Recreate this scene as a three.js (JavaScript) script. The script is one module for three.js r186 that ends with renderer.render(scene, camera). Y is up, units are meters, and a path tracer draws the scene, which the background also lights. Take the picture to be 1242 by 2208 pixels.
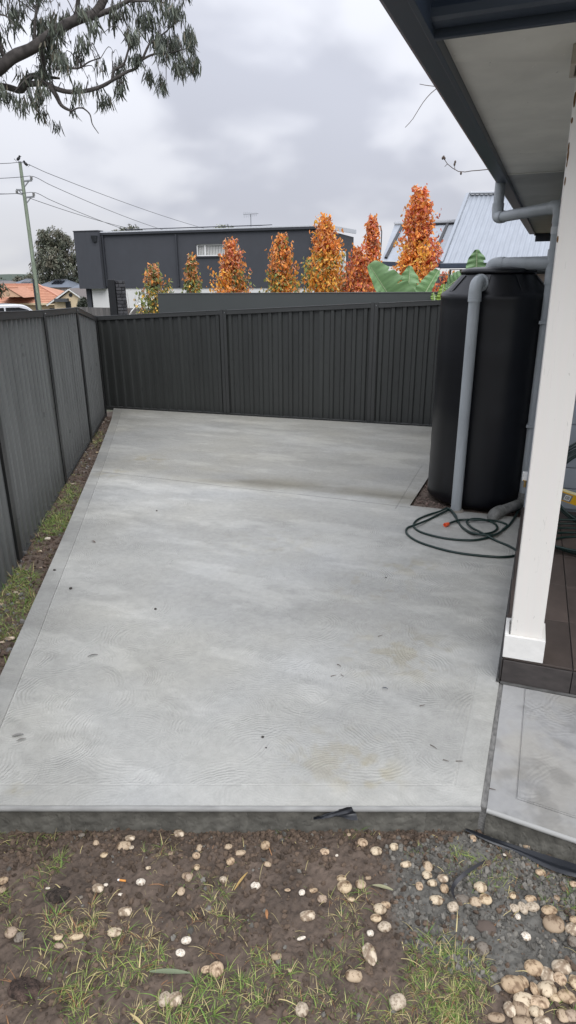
import * as THREE from 'three';
import { mergeGeometries, mergeVertices } from 'three/addons/utils/BufferGeometryUtils.js';
import { RoundedBoxGeometry } from 'three/addons/geometries/RoundedBoxGeometry.js';

// ------------------------------------------------------------------ camera
const scene = new THREE.Scene();
const FOC = 1380, CX = 621, CY = 1104, EYE = 1.95;          // measured on the 1242 x 2208 photograph
const PITCH = Math.atan((CY - 600) / FOC), ROLL = THREE.MathUtils.degToRad(0.4);
const camera = new THREE.PerspectiveCamera(2 * Math.atan(1104 / FOC) * 180 / Math.PI, 1242 / 2208, 0.05, 9000);
const vF = new THREE.Vector3(0, -Math.sin(PITCH), -Math.cos(PITCH));
const r0 = new THREE.Vector3(1, 0, 0), u0 = new THREE.Vector3().crossVectors(r0, vF);
const vR = r0.clone().multiplyScalar(Math.cos(ROLL)).addScaledVector(u0, -Math.sin(ROLL));
const vU = r0.clone().multiplyScalar(Math.sin(ROLL)).addScaledVector(u0, Math.cos(ROLL));
camera.position.set(0, EYE, 0);
camera.quaternion.setFromRotationMatrix(new THREE.Matrix4().makeBasis(vR, vU, vF.clone().negate()));
scene.add(camera);

// ------------------------------------------------------------------ random, noise
function rng(seed) { let a = seed >>> 0; return () => { a = (a + 0x6D2B79F5) >>> 0; let t = Math.imul(a ^ (a >>> 15), 1 | a); t = (t + Math.imul(t ^ (t >>> 7), 61 | t)) ^ t; return ((t ^ (t >>> 14)) >>> 0) / 4294967296; }; }
function h2(x, y) { let n = Math.imul(x, 374761393) + Math.imul(y, 668265263) | 0; n = Math.imul(n ^ (n >>> 13), 1274126177); return ((n ^ (n >>> 16)) >>> 0) / 4294967296; }
function vn(x, y) {
  const ix = Math.floor(x), iy = Math.floor(y); let fx = x - ix, fy = y - iy;
  fx = fx * fx * (3 - 2 * fx); fy = fy * fy * (3 - 2 * fy);
  const a = h2(ix, iy), b = h2(ix + 1, iy), c = h2(ix, iy + 1), d = h2(ix + 1, iy + 1);
  return a + (b - a) * fx + (c - a) * fy + (a - b - c + d) * fx * fy;
}
function fbm(x, y, o = 4) { let s = 0, a = 0.5, n = 0; for (let i = 0; i < o; i++) { s += a * vn(x, y); n += a; a *= 0.5; x = x * 2.03 + 17.3; y = y * 2.03 + 9.1; } return s / n; }
const sm = (a, b, x) => { const t = Math.min(1, Math.max(0, (x - a) / (b - a))); return t * t * (3 - 2 * t); };
const lerp = (a, b, t) => a + (b - a) * t;

// ------------------------------------------------------------------ sky and sun (overcast)
const SUN = new THREE.Vector3(0.14, 0.76, 0.60).normalize();
{
  const w = 1536, h = 768, d = new Float32Array(w * h * 4);
  for (let j = 0; j < h; j++) for (let i = 0; i < w; i++) {
    const el = ((j + 0.5) / h - 0.5) * Math.PI, az = ((i + 0.5) / w - 0.5) * 2 * Math.PI;
    const y = Math.sin(el), x = Math.cos(el) * Math.cos(az), z = Math.cos(el) * Math.sin(az), o = (j * w + i) * 4;
    const yy = Math.max(y, 0.0);
    const q = 1 / (yy + 0.27), X = x * q * 2.5, Z = z * q * 2.5;
    const wx = fbm(X * 0.6 + 5, Z * 0.6 + 3, 3) * 0.9, wz = fbm(X * 0.6 + 31, Z * 0.6 + 13, 3) * 0.9;
    const n = fbm(X * 0.95 + wx + 40, Z * 0.95 + wz + 8, 6);
    const n2 = fbm(X * 0.35 + 70, Z * 0.45 + 3 + wx, 3);
    let L = 0.51 * (0.98 + 1.45 * yy);                                   // overcast: brighter towards the zenith
    const c = sm(0.33, 0.66, n);
    L *= 0.80 + 0.30 * c + 0.30 * (n2 - 0.5);
    const low = Math.exp(-yy * 16);                                       // thin bright air at the horizon
    L = lerp(L, 0.60 * (0.9 + 0.2 * n2), low * 0.7);
    const back = Math.max(0, x * SUN.x + y * SUN.y + z * SUN.z);          // cloud thinner round the hidden sun
    L *= 1 + 0.75 * back * back * back;
    const warm = 0.5 * low + 0.35 * c;
    d[o] = L * lerp(0.905, 1.0, warm); d[o + 1] = L * lerp(0.945, 1.0, warm); d[o + 2] = L * lerp(1.085, 0.995, warm); d[o + 3] = 1;
    if (y < 0) { const k = 0.2; d[o] = k * 0.9; d[o + 1] = k * 0.9; d[o + 2] = k * 0.88; }
  }
  const t = new THREE.DataTexture(d, w, h, THREE.RGBAFormat, THREE.FloatType);
  t.mapping = THREE.EquirectangularReflectionMapping; t.magFilter = THREE.LinearFilter; t.minFilter = THREE.LinearFilter; t.needsUpdate = true;
  scene.background = t; scene.environment = t;
}
const sun = new THREE.DirectionalLight(new THREE.Color(1, 0.965, 0.91), 1.2);
sun.position.copy(SUN).multiplyScalar(40); sun.castShadow = true; sun.shadow.radius = 80;
sun.shadow.mapSize.set(2048, 2048);
Object.assign(sun.shadow.camera, { left: -25, right: 25, top: 25, bottom: -25, near: 1, far: 120 });
scene.add(sun, sun.target);
const EXPOSURE = 1.28;

// ------------------------------------------------------------------ helpers
const V = (x, y, z) => new THREE.Vector3(x, y, z);
function ray(px, py) { return vF.clone().multiplyScalar(FOC).addScaledVector(vR, px - CX).addScaledVector(vU, -(py - CY)).normalize(); }
function on(px, py, y = 0) { const d = ray(px, py); return V(0, EYE, 0).addScaledVector(d, (y - EYE) / d.y); }      // the point of height y seen at a pixel
function at(px, py, depth) { const d = ray(px, py); return V(0, EYE, 0).addScaledVector(d, -depth / d.z); }           // the point at a distance seen at a pixel
function onPlane(px, py, a, b) { const d = ray(px, py), nx = b.z - a.z, nz = -(b.x - a.x); const t = (nx * a.x + nz * a.z) / (nx * d.x + nz * d.z); return V(0, EYE, 0).addScaledVector(d, t); }
const HA = THREE.MathUtils.degToRad(20.3);                               // the house is turned by this
const W = (s, t, y = 0) => V(Math.sin(HA) * s + Math.cos(HA) * t, y, -Math.cos(HA) * s + Math.sin(HA) * t);            // house axes: s away along its side, t to the right
const used = {};
function numbered(n) { const k = used[n] = (used[n] ?? -1) + 1; return k ? n + '_' + String(k).padStart(3, '0') : n; }
function shade(o) { o.traverse(c => { if (c.isMesh) { c.castShadow = true; c.receiveShadow = true; } }); return o; }
function tag(o, label, category, group, kind) {
  if (label) o.userData.label = label; if (category) o.userData.category = category;
  if (group) o.userData.group = group; if (kind) o.userData.kind = kind; return o;
}
function thing(name, label, category, p = V(0, 0, 0), turn = 0, group) {
  const g = new THREE.Group(); g.name = numbered(name); g.position.copy(p); g.rotation.y = turn; scene.add(g); g.updateMatrixWorld(true);
  return tag(g, label, category, group);
}
function part(name, geo, mat, parent, label) {                           // geometry in world coordinates, kept under its parent
  if (Array.isArray(geo)) geo = merge(geo);
  parent.updateWorldMatrix(true, false);
  geo.applyMatrix4(parent.matrixWorld.clone().invert());
  return local(name, geo, mat, parent, label);
}
function local(name, geo, mat, parent, label) {                          // geometry in the parent's own coordinates
  if (Array.isArray(geo)) geo = merge(geo);
  const m = new THREE.Mesh(geo, mat); m.name = name; m.castShadow = m.receiveShadow = true; parent.add(m);
  if (label) m.userData.label = label; return m;
}
function solo(name, geo, mat, label, category, group, kind) {             // a thing that is one mesh, its origin at its base
  if (Array.isArray(geo)) geo = merge(geo);
  geo.computeBoundingBox(); const b = geo.boundingBox, c = V((b.min.x + b.max.x) / 2, b.min.y, (b.min.z + b.max.z) / 2);
  geo.translate(-c.x, -c.y, -c.z);
  const m = new THREE.Mesh(geo, mat); m.position.copy(c); m.name = numbered(name); m.castShadow = m.receiveShadow = true; scene.add(m);
  return tag(m, label, category, group, kind);
}
function structure(name, geo, mat) { const m = solo(name, geo, mat); m.userData.kind = 'structure'; return m; }
function merge(list) {
  list = list.map(g => { g = g.index ? g.toNonIndexed() : g; for (const k of Object.keys(g.attributes)) if (!['position', 'normal', 'uv'].includes(k)) g.deleteAttribute(k); if (!g.attributes.normal) g.computeVertexNormals(); if (!g.attributes.uv) g.setAttribute('uv', new THREE.BufferAttribute(new Float32Array(g.attributes.position.count * 2), 2)); return g; });
  return list.length === 1 ? list[0] : mergeGeometries(list);
}
function box(w, h, d, r = 0) { return r ? new RoundedBoxGeometry(w, h, d, 2, r) : new THREE.BoxGeometry(w, h, d); }
const UP = V(0, 1, 0);
function bar(a, b, w, h, r = 0, up = UP) {                                // a box from a to b, w across and h along up
  const d = b.clone().sub(a), L = d.length(); d.normalize();
  const x = new THREE.Vector3().crossVectors(up, d).normalize(), y = new THREE.Vector3().crossVectors(d, x);
  return box(w, h, L, r).applyMatrix4(new THREE.Matrix4().makeBasis(x, y, d).setPosition(a.clone().add(b).multiplyScalar(0.5)));
}
function tube(pts, r, seg = 8, n = 0, closed = false) { return new THREE.TubeGeometry(new THREE.CatmullRomCurve3(pts, closed, 'centripetal'), n || Math.max(4, pts.length * 5), r, seg, closed); }
function taper(pts, ra, rb, seg = 7, n = 0, wob = 0, seed = 1) {            // a limb: a tube that thins, with caps
  const c = new THREE.CatmullRomCurve3(pts, false, 'centripetal'), N = n || Math.max(4, pts.length * 4), fr = c.computeFrenetFrames(N), P = [], I = [], U = [], rnd = rng(seed);
  for (let i = 0; i <= N; i++) {
    const p = c.getPointAt(i / N), r = lerp(ra, rb, i / N) * (1 + wob * (rnd() - 0.5));
    for (let k = 0; k <= seg; k++) { const t = k / seg * Math.PI * 2; P.push(...p.clone().addScaledVector(fr.normals[i], Math.cos(t) * r).addScaledVector(fr.binormals[i], Math.sin(t) * r).toArray()); U.push(k / seg, i / N * 6); }
  }
  for (let i = 0; i < N; i++) for (let k = 0; k < seg; k++) { const a = i * (seg + 1) + k, b = a + seg + 1; I.push(a, a + 1, b, b, a + 1, b + 1); }
  const g = new THREE.BufferGeometry(); g.setAttribute('position', new THREE.Float32BufferAttribute(P, 3)); g.setAttribute('uv', new THREE.Float32BufferAttribute(U, 2)); g.setIndex(I); g.computeVertexNormals(); return g;
}
function poly(pts, y0, y1) {                                               // a prism standing on plan points [Vector3 ...] from y0 up to y1
  const s = new THREE.Shape(pts.map(p => new THREE.Vector2(p.x, -p.z)));
  const g = new THREE.ExtrudeGeometry(s, { depth: y1 - y0, bevelEnabled: false }); g.rotateX(-Math.PI / 2); g.translate(0, y0, 0); return g;
}
function quadGrid(f, nu, nv) {                                             // surface from f(u, v)
  const P = [], U = [], I = [];
  for (let j = 0; j <= nv; j++) for (let i = 0; i <= nu; i++) { const p = f(i / nu, j / nv); P.push(p.x, p.y, p.z); U.push(i / nu, j / nv); }
  for (let j = 0; j < nv; j++) for (let i = 0; i < nu; i++) { const a = j * (nu + 1) + i, b = a + nu + 1; I.push(a, a + 1, b, b, a + 1, b + 1); }
  const g = new THREE.BufferGeometry(); g.setAttribute('position', new THREE.Float32BufferAttribute(P, 3)); g.setAttribute('uv', new THREE.Float32BufferAttribute(U, 2)); g.setIndex(I); g.computeVertexNormals(); return g;
}
function tex(w, h, f, srgb = true) {                                       // texture from f(x, y) -> [r, g, b] 0..1
  const d = new Uint8Array(w * h * 4);
  for (let j = 0; j < h; j++) for (let i = 0; i < w; i++) { const c = f(i, j), o = (j * w + i) * 4; d[o] = c[0] * 255; d[o + 1] = c[1] * 255; d[o + 2] = c[2] * 255; d[o + 3] = 255; }
  const t = new THREE.DataTexture(d, w, h); if (srgb) t.colorSpace = THREE.SRGBColorSpace;
  t.wrapS = t.wrapT = THREE.RepeatWrapping; t.magFilter = THREE.LinearFilter; t.minFilter = THREE.LinearMipmapLinearFilter; t.generateMipmaps = true; t.needsUpdate = true; return t;
}
const toS = v => v <= 0.0031308 ? v * 12.92 : 1.055 * Math.pow(v, 1 / 2.4) - 0.055;
const lin = (r, g, b) => new THREE.Color().setRGB(r, g, b);
const mat = (r, g, b, rough = 0.7, o = {}) => new THREE.MeshStandardMaterial({ color: lin(r, g, b), roughness: rough, side: THREE.DoubleSide, ...o });
function worldUV(g, fx) { const p = g.attributes.position, u = new Float32Array(p.count * 2); for (let i = 0; i < p.count; i++) { const c = fx(p.getX(i), p.getY(i), p.getZ(i)); u[2 * i] = c[0]; u[2 * i + 1] = c[1]; } g.setAttribute('uv', new THREE.BufferAttribute(u, 2)); return g; }
function scatter(name, geo, material, list, parent, colors) {              // many alike leaves, blades or crumbs: [position, quaternion, scale vector]
  const m = new THREE.InstancedMesh(geo, material, list.length); m.name = name; m.castShadow = m.receiveShadow = true; const M = new THREE.Matrix4();
  list.forEach((e, i) => { m.setMatrixAt(i, M.compose(e[0], e[1], e[2])); if (colors) m.setColorAt(i, colors[i]); });
  parent.add(m); return m;
}

// ------------------------------------------------------------------ materials
// mottled grey-scale texture used as dirt and wear on painted things
function mottled(seed, lo, hi, sx, sy, specks = 0) {
  const r = rng(seed), n = 256, sp = new Float32Array(n * n).fill(1);
  for (let k = 0; k < specks; k++) { const x = r() * n | 0, y = r() * n | 0, l = 1 + r() * 5 | 0, v = r() < 0.6 ? 0.8 : 1.2; for (let q = 0; q < l; q++) sp[((y + q) % n) * n + x] = v; }
  return tex(n, n, (i, j) => { const v = Math.min(1, lerp(lo, hi, fbm(i / n * sx + seed, j / n * sy + seed * 3, 5)) * sp[j * n + i]); return [v, v, v]; });
}
const fenceTex = mottled(3, 0.80, 1.0, 9, 3, 260);
const M = {
  fence: mat(0.039, 0.042, 0.040, 0.5, { map: fenceTex }), fenceRail: mat(0.046, 0.048, 0.047, 0.45, { map: fenceTex }),
  gutter: mat(0.040, 0.054, 0.080, 0.4), soffit: mat(0.80, 0.785, 0.73, 0.9, { map: mottled(7, 0.9, 1, 6, 6, 30) }),
  pvc: mat(0.41, 0.44, 0.455, 0.42, { map: mottled(9, 0.88, 1, 4, 9, 60) }), pvcDirty: mat(0.30, 0.30, 0.28, 0.6, { map: mottled(19, 0.55, 1, 8, 8, 90) }),
  tank: mat(0.0025, 0.0032, 0.0065, 0.44, { map: mottled(11, 0.7, 1, 5, 12, 60), roughnessMap: mottled(12, 0.85, 1, 7, 3) }),
  boards: mat(0.30, 0.33, 0.36, 0.6), hose: mat(0.006, 0.022, 0.018, 0.35), orange: mat(0.75, 0.10, 0.03, 0.45),
  yellow: mat(0.75, 0.42, 0.02, 0.45), black: mat(0.010, 0.011, 0.013, 0.45), white: mat(0.78, 0.78, 0.76, 0.5), grey: mat(0.2, 0.2, 0.2, 0.6),
  brass: mat(0.45, 0.3, 0.12, 0.35, { metalness: 0.8 }),
  darkWall: mat(0.060, 0.064, 0.074, 0.85, { map: mottled(21, 0.93, 1, 14, 6) }), darkTrim: mat(0.035, 0.038, 0.045, 0.5), render: mat(0.72, 0.72, 0.70, 0.9, { map: mottled(22, 0.93, 1, 12, 4) }),
  flash: mat(0.55, 0.57, 0.6, 0.45), glass: new THREE.MeshPhysicalMaterial({ color: 0xffffff, roughness: 0.05, transmission: 1, thickness: 0, side: THREE.DoubleSide }), darkGlass: mat(0.02, 0.022, 0.025, 0.08),
  blind: mat(0.6, 0.6, 0.57, 0.9), solar: mat(0.012, 0.014, 0.022, 0.2), zinc: mat(0.36, 0.39, 0.43, 0.42, { metalness: 0.25, map: mottled(25, 0.9, 1, 9, 9) }),
  wallPanel: mat(0.070, 0.078, 0.077, 0.75, { map: mottled(27, 0.92, 1, 18, 4) }), oldFence: mat(0.11, 0.105, 0.1, 0.85),
  terracotta: mat(0.55, 0.27, 0.17, 0.8, { map: mottled(29, 0.85, 1, 12, 12) }), cream: mat(0.62, 0.50, 0.33, 0.9), pink: mat(0.62, 0.40, 0.27, 0.9), roofGrey: mat(0.13, 0.15, 0.18, 0.7), roofBrown: mat(0.16, 0.14, 0.13, 0.8),
  carWhite: new THREE.MeshPhysicalMaterial({ color: lin(0.74, 0.75, 0.77), roughness: 0.35, clearcoat: 0.8, side: THREE.DoubleSide }), tyre: mat(0.015, 0.015, 0.016, 0.9), lampRed: mat(0.4, 0.02, 0.02, 0.3),
  pole: mat(0.33, 0.39, 0.29, 0.85, { map: mottled(31, 0.6, 1, 10, 2) }), steel: mat(0.3, 0.31, 0.32, 0.5, { metalness: 0.5 }), wire: mat(0.05, 0.05, 0.055, 0.6), bird: mat(0.02, 0.02, 0.022, 0.8),
  bark: mat(0.17, 0.15, 0.14, 0.9, { map: mottled(33, 0.5, 1, 5, 14) }), twig: mat(0.10, 0.075, 0.06, 0.9), darkBark: mat(0.05, 0.042, 0.036, 0.9),
  leafGum: mat(1, 1, 1, 0.6), leafPear: new THREE.MeshPhysicalMaterial({ color: 0xffffff, roughness: 0.9, side: THREE.DoubleSide, transmission: 0.45, thickness: 0 }),
  strel: new THREE.MeshPhysicalMaterial({ color: lin(0.14, 0.24, 0.13), roughness: 0.5, side: THREE.DoubleSide }), strelRib: mat(0.35, 0.42, 0.25, 0.55), blade: new THREE.MeshPhysicalMaterial({ color: 0xffffff, roughness: 0.6, side: THREE.DoubleSide }),
  clod: mat(1, 1, 1, 0.95, { flatShading: true }), stack: mat(0.05, 0.05, 0.055, 0.8), membrane: mat(0.012, 0.014, 0.018, 0.3),
};

// ------------------------------------------------------------------ ground, road, hills
const SOIL = -0.125;
const fall = (x, z) => { const d = Math.hypot(x, z); return -0.19 - 0.048 * Math.min(Math.max(0, d - 15), 95) - 0.25 * sm(9, 14, d); };
{
  const rings = [0, 1, 2, 4, 6, 8, 10, 12, 15, 20, 28, 38, 50, 70, 90, 120, 180, 300, 600, 1200, 2500, 5200], n = 72, P = [], I = [], C = [];
  for (const r of rings) for (let k = 0; k <= n; k++) { const a = k / n * Math.PI * 2, x = Math.cos(a) * r, z = Math.sin(a) * r; P.push(x, fall(x, z), z); const g = fbm(x * 0.13 + 9, z * 0.13, 4); C.push(lerp(0.05, 0.08, g), lerp(0.065, 0.075, g), lerp(0.035, 0.05, g)); }
  for (let j = 0; j < rings.length - 1; j++) for (let k = 0; k < n; k++) { const a = j * (n + 1) + k, b = a + n + 1; I.push(a, a + 1, b, b, a + 1, b + 1); }
  const g = new THREE.BufferGeometry(); g.setAttribute('position', new THREE.Float32BufferAttribute(P, 3)); g.setAttribute('color', new THREE.Float32BufferAttribute(C, 3)); g.setIndex(I); g.computeVertexNormals();
  structure('ground', g, new THREE.MeshStandardMaterial({ vertexColors: true, roughness: 0.95, side: THREE.DoubleSide }));
  const road = (off, w) => quadGrid((u, v) => { const x = lerp(-60, 8, u), z = -27 - 0.1 * x + lerp(-w, w, v); return V(x, fall(x, z) + off, z); }, 50, 2);
  structure('road', road(0.05, 3.2), mat(0.055, 0.055, 0.058, 0.9));
  const hz = (u, v) => { const a = lerp(-2.75, -0.4, u), r = lerp(2100, 3300, v); return V(Math.cos(a) * r, -6 + (10 + 26 * fbm(u * 14 + 3, v * 2, 4)) * Math.sin(Math.PI * v), Math.sin(a) * r); };
  structure('hills', quadGrid(hz, 160, 8), mat(0.05, 0.07, 0.05, 0.95));
}

// ------------------------------------------------------------------ the concrete slab
const edgePts = [V(-1.24, 0, -1.0), V(-1.531, 0, -2.955), V(-1.576, 0, -3.275)];
edgePts.push(V(-1.654, 0, -3.746), V(-1.735, 0, -4.26), V(-1.844, 0, -4.939), V(-2.033, 0, -6.067));
edgePts.push(V(-2.154, 0, -6.817), V(-2.402, 0, -8.226), V(-2.79, 0, -10.40), V(-3.0, 0, -11.6));
const slabL = z => { let i = 0; while (i < edgePts.length - 2 && edgePts[i + 1].z > z) i++; const a = edgePts[i], b = edgePts[i + 1]; return lerp(a.x, b.x, (z - a.z) / (b.z - a.z)); };     // its left edge, slightly bent
const P_FR = W(2.10, 0.02), P_J = W(2.98, 0.045), P_BL = V(-2.80, 0, -10.28), P_BR = V(2.75, 0, -8.51);
const slabPts = [V(slabL(-2.0), 0, -1.985)];
slabPts.push(P_FR.clone(), P_J.clone(), W(5.535, 0.10), W(5.535, -0.865), W(6.75, -0.83), W(6.75, 0.05));
slabPts.push(P_BR.clone(), P_BL.clone());
for (const z of [-9.4, -8.6, -7.8, -7.1, -6.5, -5.9, -5.3, -4.6, -3.8, -3.0]) slabPts.push(V(slabL(z), 0, z));
const X0 = -3.7, X1 = 2.9, Z0 = -10.6, Z1 = -1.7;
const N = 2048, colF = new Float32Array(N * N), bmp = new Float32Array(N * N);
const sOf = (x, z) => Math.sin(HA) * x - Math.cos(HA) * z, tOf = (x, z) => Math.cos(HA) * x + Math.sin(HA) * z;
{
  const r = rng(77), wx = N / (X1 - X0), wz = N / (Z1 - Z0);
  for (let k = 0; k < 3400; k++) {                                        // sponge-float swirls
    const x = lerp(X0, X1, r()), z = Z1 - (Z1 - Z0) * Math.pow(r(), 1.25), R = 0.10 + 0.19 * r(), lam = 0.013 + 0.009 * r(), a0 = r() * 6.28, wid = 0.35 + 0.75 * r(), amp = 0.3 + 0.7 * r(), ph = r() * 6.28, band = 0.03 + 0.06 * r();
    const i0 = Math.max(0, Math.floor((x - R * 1.5 - X0) * wx)), i1 = Math.min(N - 1, Math.ceil((x + R * 1.5 - X0) * wx)), j0 = Math.max(0, Math.floor((z - R * 1.5 - Z0) * wz)), j1 = Math.min(N - 1, Math.ceil((z + R * 1.5 - Z0) * wz));
    for (let j = j0; j <= j1; j++) for (let i = i0; i <= i1; i++) {
      const dx = X0 + i / wx - x, dz = Z0 + j / wz - z, d = Math.hypot(dx, dz * 1.15) + 0.022 * vn(dx * 16 + k, dz * 16) + 0.008 * vn(dx * 60 + k, dz * 60);
      if (d > R * 1.5) continue;
      let da = Math.atan2(dz, dx) - a0; da = Math.atan2(Math.sin(da), Math.cos(da));
      const w = Math.exp(-(((d - R) / band) ** 2)) * Math.exp(-((da / wid) ** 2)) * amp; if (w < 0.03) continue;
      const o = j * N + i; bmp[o] = bmp[o] * (1 - 0.75 * w) + w * Math.sin(d / lam * 6.28 + ph);
    }
  }
}
function lineD(x, z, a, b) { const dx = b.x - a.x, dz = b.z - a.z, L = Math.hypot(dx, dz); return ((x - a.x) * dz - (z - a.z) * dx) / L; }
const blots = [[-1.62, -7.15, 0.22, 0.9], [0.62, -3.05, 0.3, 0.8], [0.55, -3.9, 0.28, 0.6], [0.2, -2.25, 0.22, 0.8], [-0.15, -4.6, 0.4, 0.35], [0.85, -4.2, 0.2, 0.8], [-1.1, -2.06, 0.05, 1], [0.34, -2.13, 0.12, 1], [-1.9, -6.6, 0.18, 0.8]];
const slabMap = tex(N, N, (i, j) => {
  const x = lerp(X0, X1, (i + 0.5) / N), z = lerp(Z0, Z1, (j + 0.5) / N), o = j * N + i, s = sOf(x, z), t = tOf(x, z);
  const big = fbm(t * 0.7 + 3, s * 0.9 + 1, 4), str = fbm(t * 1.1 + 20, s * 5.5, 4), fine = fbm(x * 38, z * 38, 2), grit = h2(i * 7 + 1, j * 3 + 5);
  const cloud = fbm(t * 1.9 + 7, s * 2.6 + 2, 5), pale = sm(0.48, 0.66, 0.72 * fbm(t * 1.5 + 30, s * 4.4 + 9, 5) + 0.28 * fbm(t * 7 + 3, s * 15 + 9, 4));
  let v = 0.392 * (0.80 + 0.22 * big + 0.20 * (str - 0.5) + 0.26 * (cloud - 0.5) + 0.16 * pale + 0.15 * (fine - 0.5) + 0.10 * (grit - 0.5) + 0.045 * Math.max(-1.5, Math.min(1.5, bmp[o])));
  let hgt = 1.2 * bmp[o] * (0.35 + 0.9 * fbm(x * 2.3 + 8, z * 2.3, 3)) + 0.9 * (fine - 0.5) + 0.35 * (grit - 0.5) + 1.2 * (fbm(x * 5, z * 5, 2) - 0.5);
  let warm = 0.002 + 0.022 * (fbm(x * 1.7 + 60, z * 1.7, 3) - 0.3);
  const eL = (x - slabL(z)) * 0.985, eF = lineD(x, z, P_FR, slabPts[0]) , eJ = s < 3.02 ? lineD(x, z, P_J, P_FR) * 1 : 9;
  const aF = Math.abs(eF), aJ = Math.abs(eJ);
  const edge = Math.min(eL, aF, s < 3.02 ? aJ : 9);
  if (edge < 0.112) {                                                      // smooth trowelled border
    hgt = hgt * 0.25 + 0.5 * (fbm(x * 9, z * 9, 2) - 0.5); v *= eL < 0.112 && aF > 0.11 ? 0.86 : 1.04; v *= 0.97 + 0.1 * fbm(x * 14, z * 14, 3);
  }
  const g = Math.abs(edge - 0.112); if (g < 0.006) { const gk = eL < 0.2 ? 1 : 0.55; hgt += (edge > 0.112 ? 0.9 : -1.2) * gk; v *= edge > 0.112 ? 1 + 0.10 * gk : 1 - 0.13 * gk; }
  const js = 5.50 + 0.008 * Math.sin(t * 3) - 0.013 * (t + 2);              // control joint across the slab
  const dj = Math.abs(s - js); if (dj < 0.0045 && t < -0.85) { v *= 0.55; hgt -= 2.2; }
  const damp = Math.exp(-(((s - js - 0.23) / 0.2) ** 2)) * sm(0.3, 0.62, fbm(t * 1.3 + 4, s * 3.1, 4)) * sm(-4.3, -3.0, t);
  v *= 1 - 0.38 * damp; warm += 0.03 * damp;
  const wet = sm(js - 0.02, js + 0.25, s); v *= 1 - 0.30 * wet * (0.75 + 0.5 * cloud); warm += 0.006 * wet;
  const nt = Math.min(Math.abs(t + 0.95), 9); if (s > 5.4 && s < 6.9 && Math.abs(t + 0.97) < 0.006) { v *= 0.8; hgt -= 0.8; }
  for (const q of blots) { const d = Math.hypot((x - q[0]) / q[2], (z - q[1]) / (q[2] * 0.8)); if (d < 1.6) { const w = sm(0.45, 0.7, fbm(x * 14 + q[0], z * 14, 4)) * sm(1.6, 0.3, d) * q[3]; v *= 1 - 0.16 * w; warm += 0.03 * w; } }
  v = Math.max(0.02, v); colF[o] = hgt;
  return [toS(v * (1.0 + warm * 2.4)), toS(v * (1.005 + warm * 0.8)), toS(v * (0.955 - warm * 3))];
});
const slabBump = tex(N, N, (i, j) => { const v = Math.min(1, Math.max(0, 0.5 + colF[j * N + i] * 0.11)); return [v, v, v]; }, false);
const slabRough = tex(512, 512, (i, j) => { const x = lerp(X0, X1, i / 512), z = lerp(Z0, Z1, j / 512), s = sOf(x, z), t = tOf(x, z); const v = 0.5 + 0.45 * fbm(t * 1.1 + 20, s * 5.5, 4); return [v, v, v]; }, false);
const slabMat = new THREE.MeshStandardMaterial({ map: slabMap, bumpMap: slabBump, bumpScale: 0.016, roughnessMap: slabRough, roughness: 0.78, side: THREE.DoubleSide });
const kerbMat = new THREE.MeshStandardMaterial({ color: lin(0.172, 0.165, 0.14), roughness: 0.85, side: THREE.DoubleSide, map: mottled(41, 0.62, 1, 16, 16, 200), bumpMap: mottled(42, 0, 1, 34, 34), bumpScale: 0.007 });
function slabBody(name, pts, m) {
  // top sheet with an eased arris, then the rough formed side faces (a part of their own)
  const g = poly(pts, -0.014, 0); worldUV(g, (x, y, z) => [(x - X0) / (X1 - X0), (z - Z0) / (Z1 - Z0)]);
  return g;
}
const slab = structure('concrete_slab', slabBody('concrete_slab', slabPts), slabMat);
function kerbFace(a, b, seed, parent, h = 0.15) {                            // rough face under the arris, slightly set back and uneven
  const L = a.distanceTo(b), d = b.clone().sub(a).normalize(), nrm = V(-d.z, 0, d.x);
  const n = Math.max(6, L / 0.012 | 0);
  const g = quadGrid((u, v) => { const p = a.clone().addScaledVector(d, u * L); const e = v < 0.05 ? 0 : (fbm(u * L * 9 + seed, v * 2.2 + seed, 4) - 0.5) * 0.013 + 0.008 * (fbm(u * L * 60, v * 9, 2) - 0.5); return p.addScaledVector(nrm, e - 0.004 + 0.010 * v).setY(-0.0145 - v * h); }, n, 12);
  worldUV(g, (x, y, z) => [(x + z) * 1.4, y * 1.4]);
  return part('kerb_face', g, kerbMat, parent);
}
// side faces run round the visible edges
{
  const lo = slabPts[0], fr = P_FR;
  kerbFace(V(lo.x, 0, lo.z), V(fr.x, 0, fr.z), 3, slab);
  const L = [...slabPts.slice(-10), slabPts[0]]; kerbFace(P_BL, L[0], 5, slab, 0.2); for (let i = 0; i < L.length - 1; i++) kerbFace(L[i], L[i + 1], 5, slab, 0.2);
  // rounded arris along the front
  part('arris', [tube([V(lo.x, -0.012, lo.z + 0.004), V(fr.x, -0.012, fr.z + 0.004)], 0.012, 10, 40)], mat(0.36, 0.36, 0.345, 0.7, { map: mottled(43, 0.8, 1, 40, 3) }), slab);
}
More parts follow.
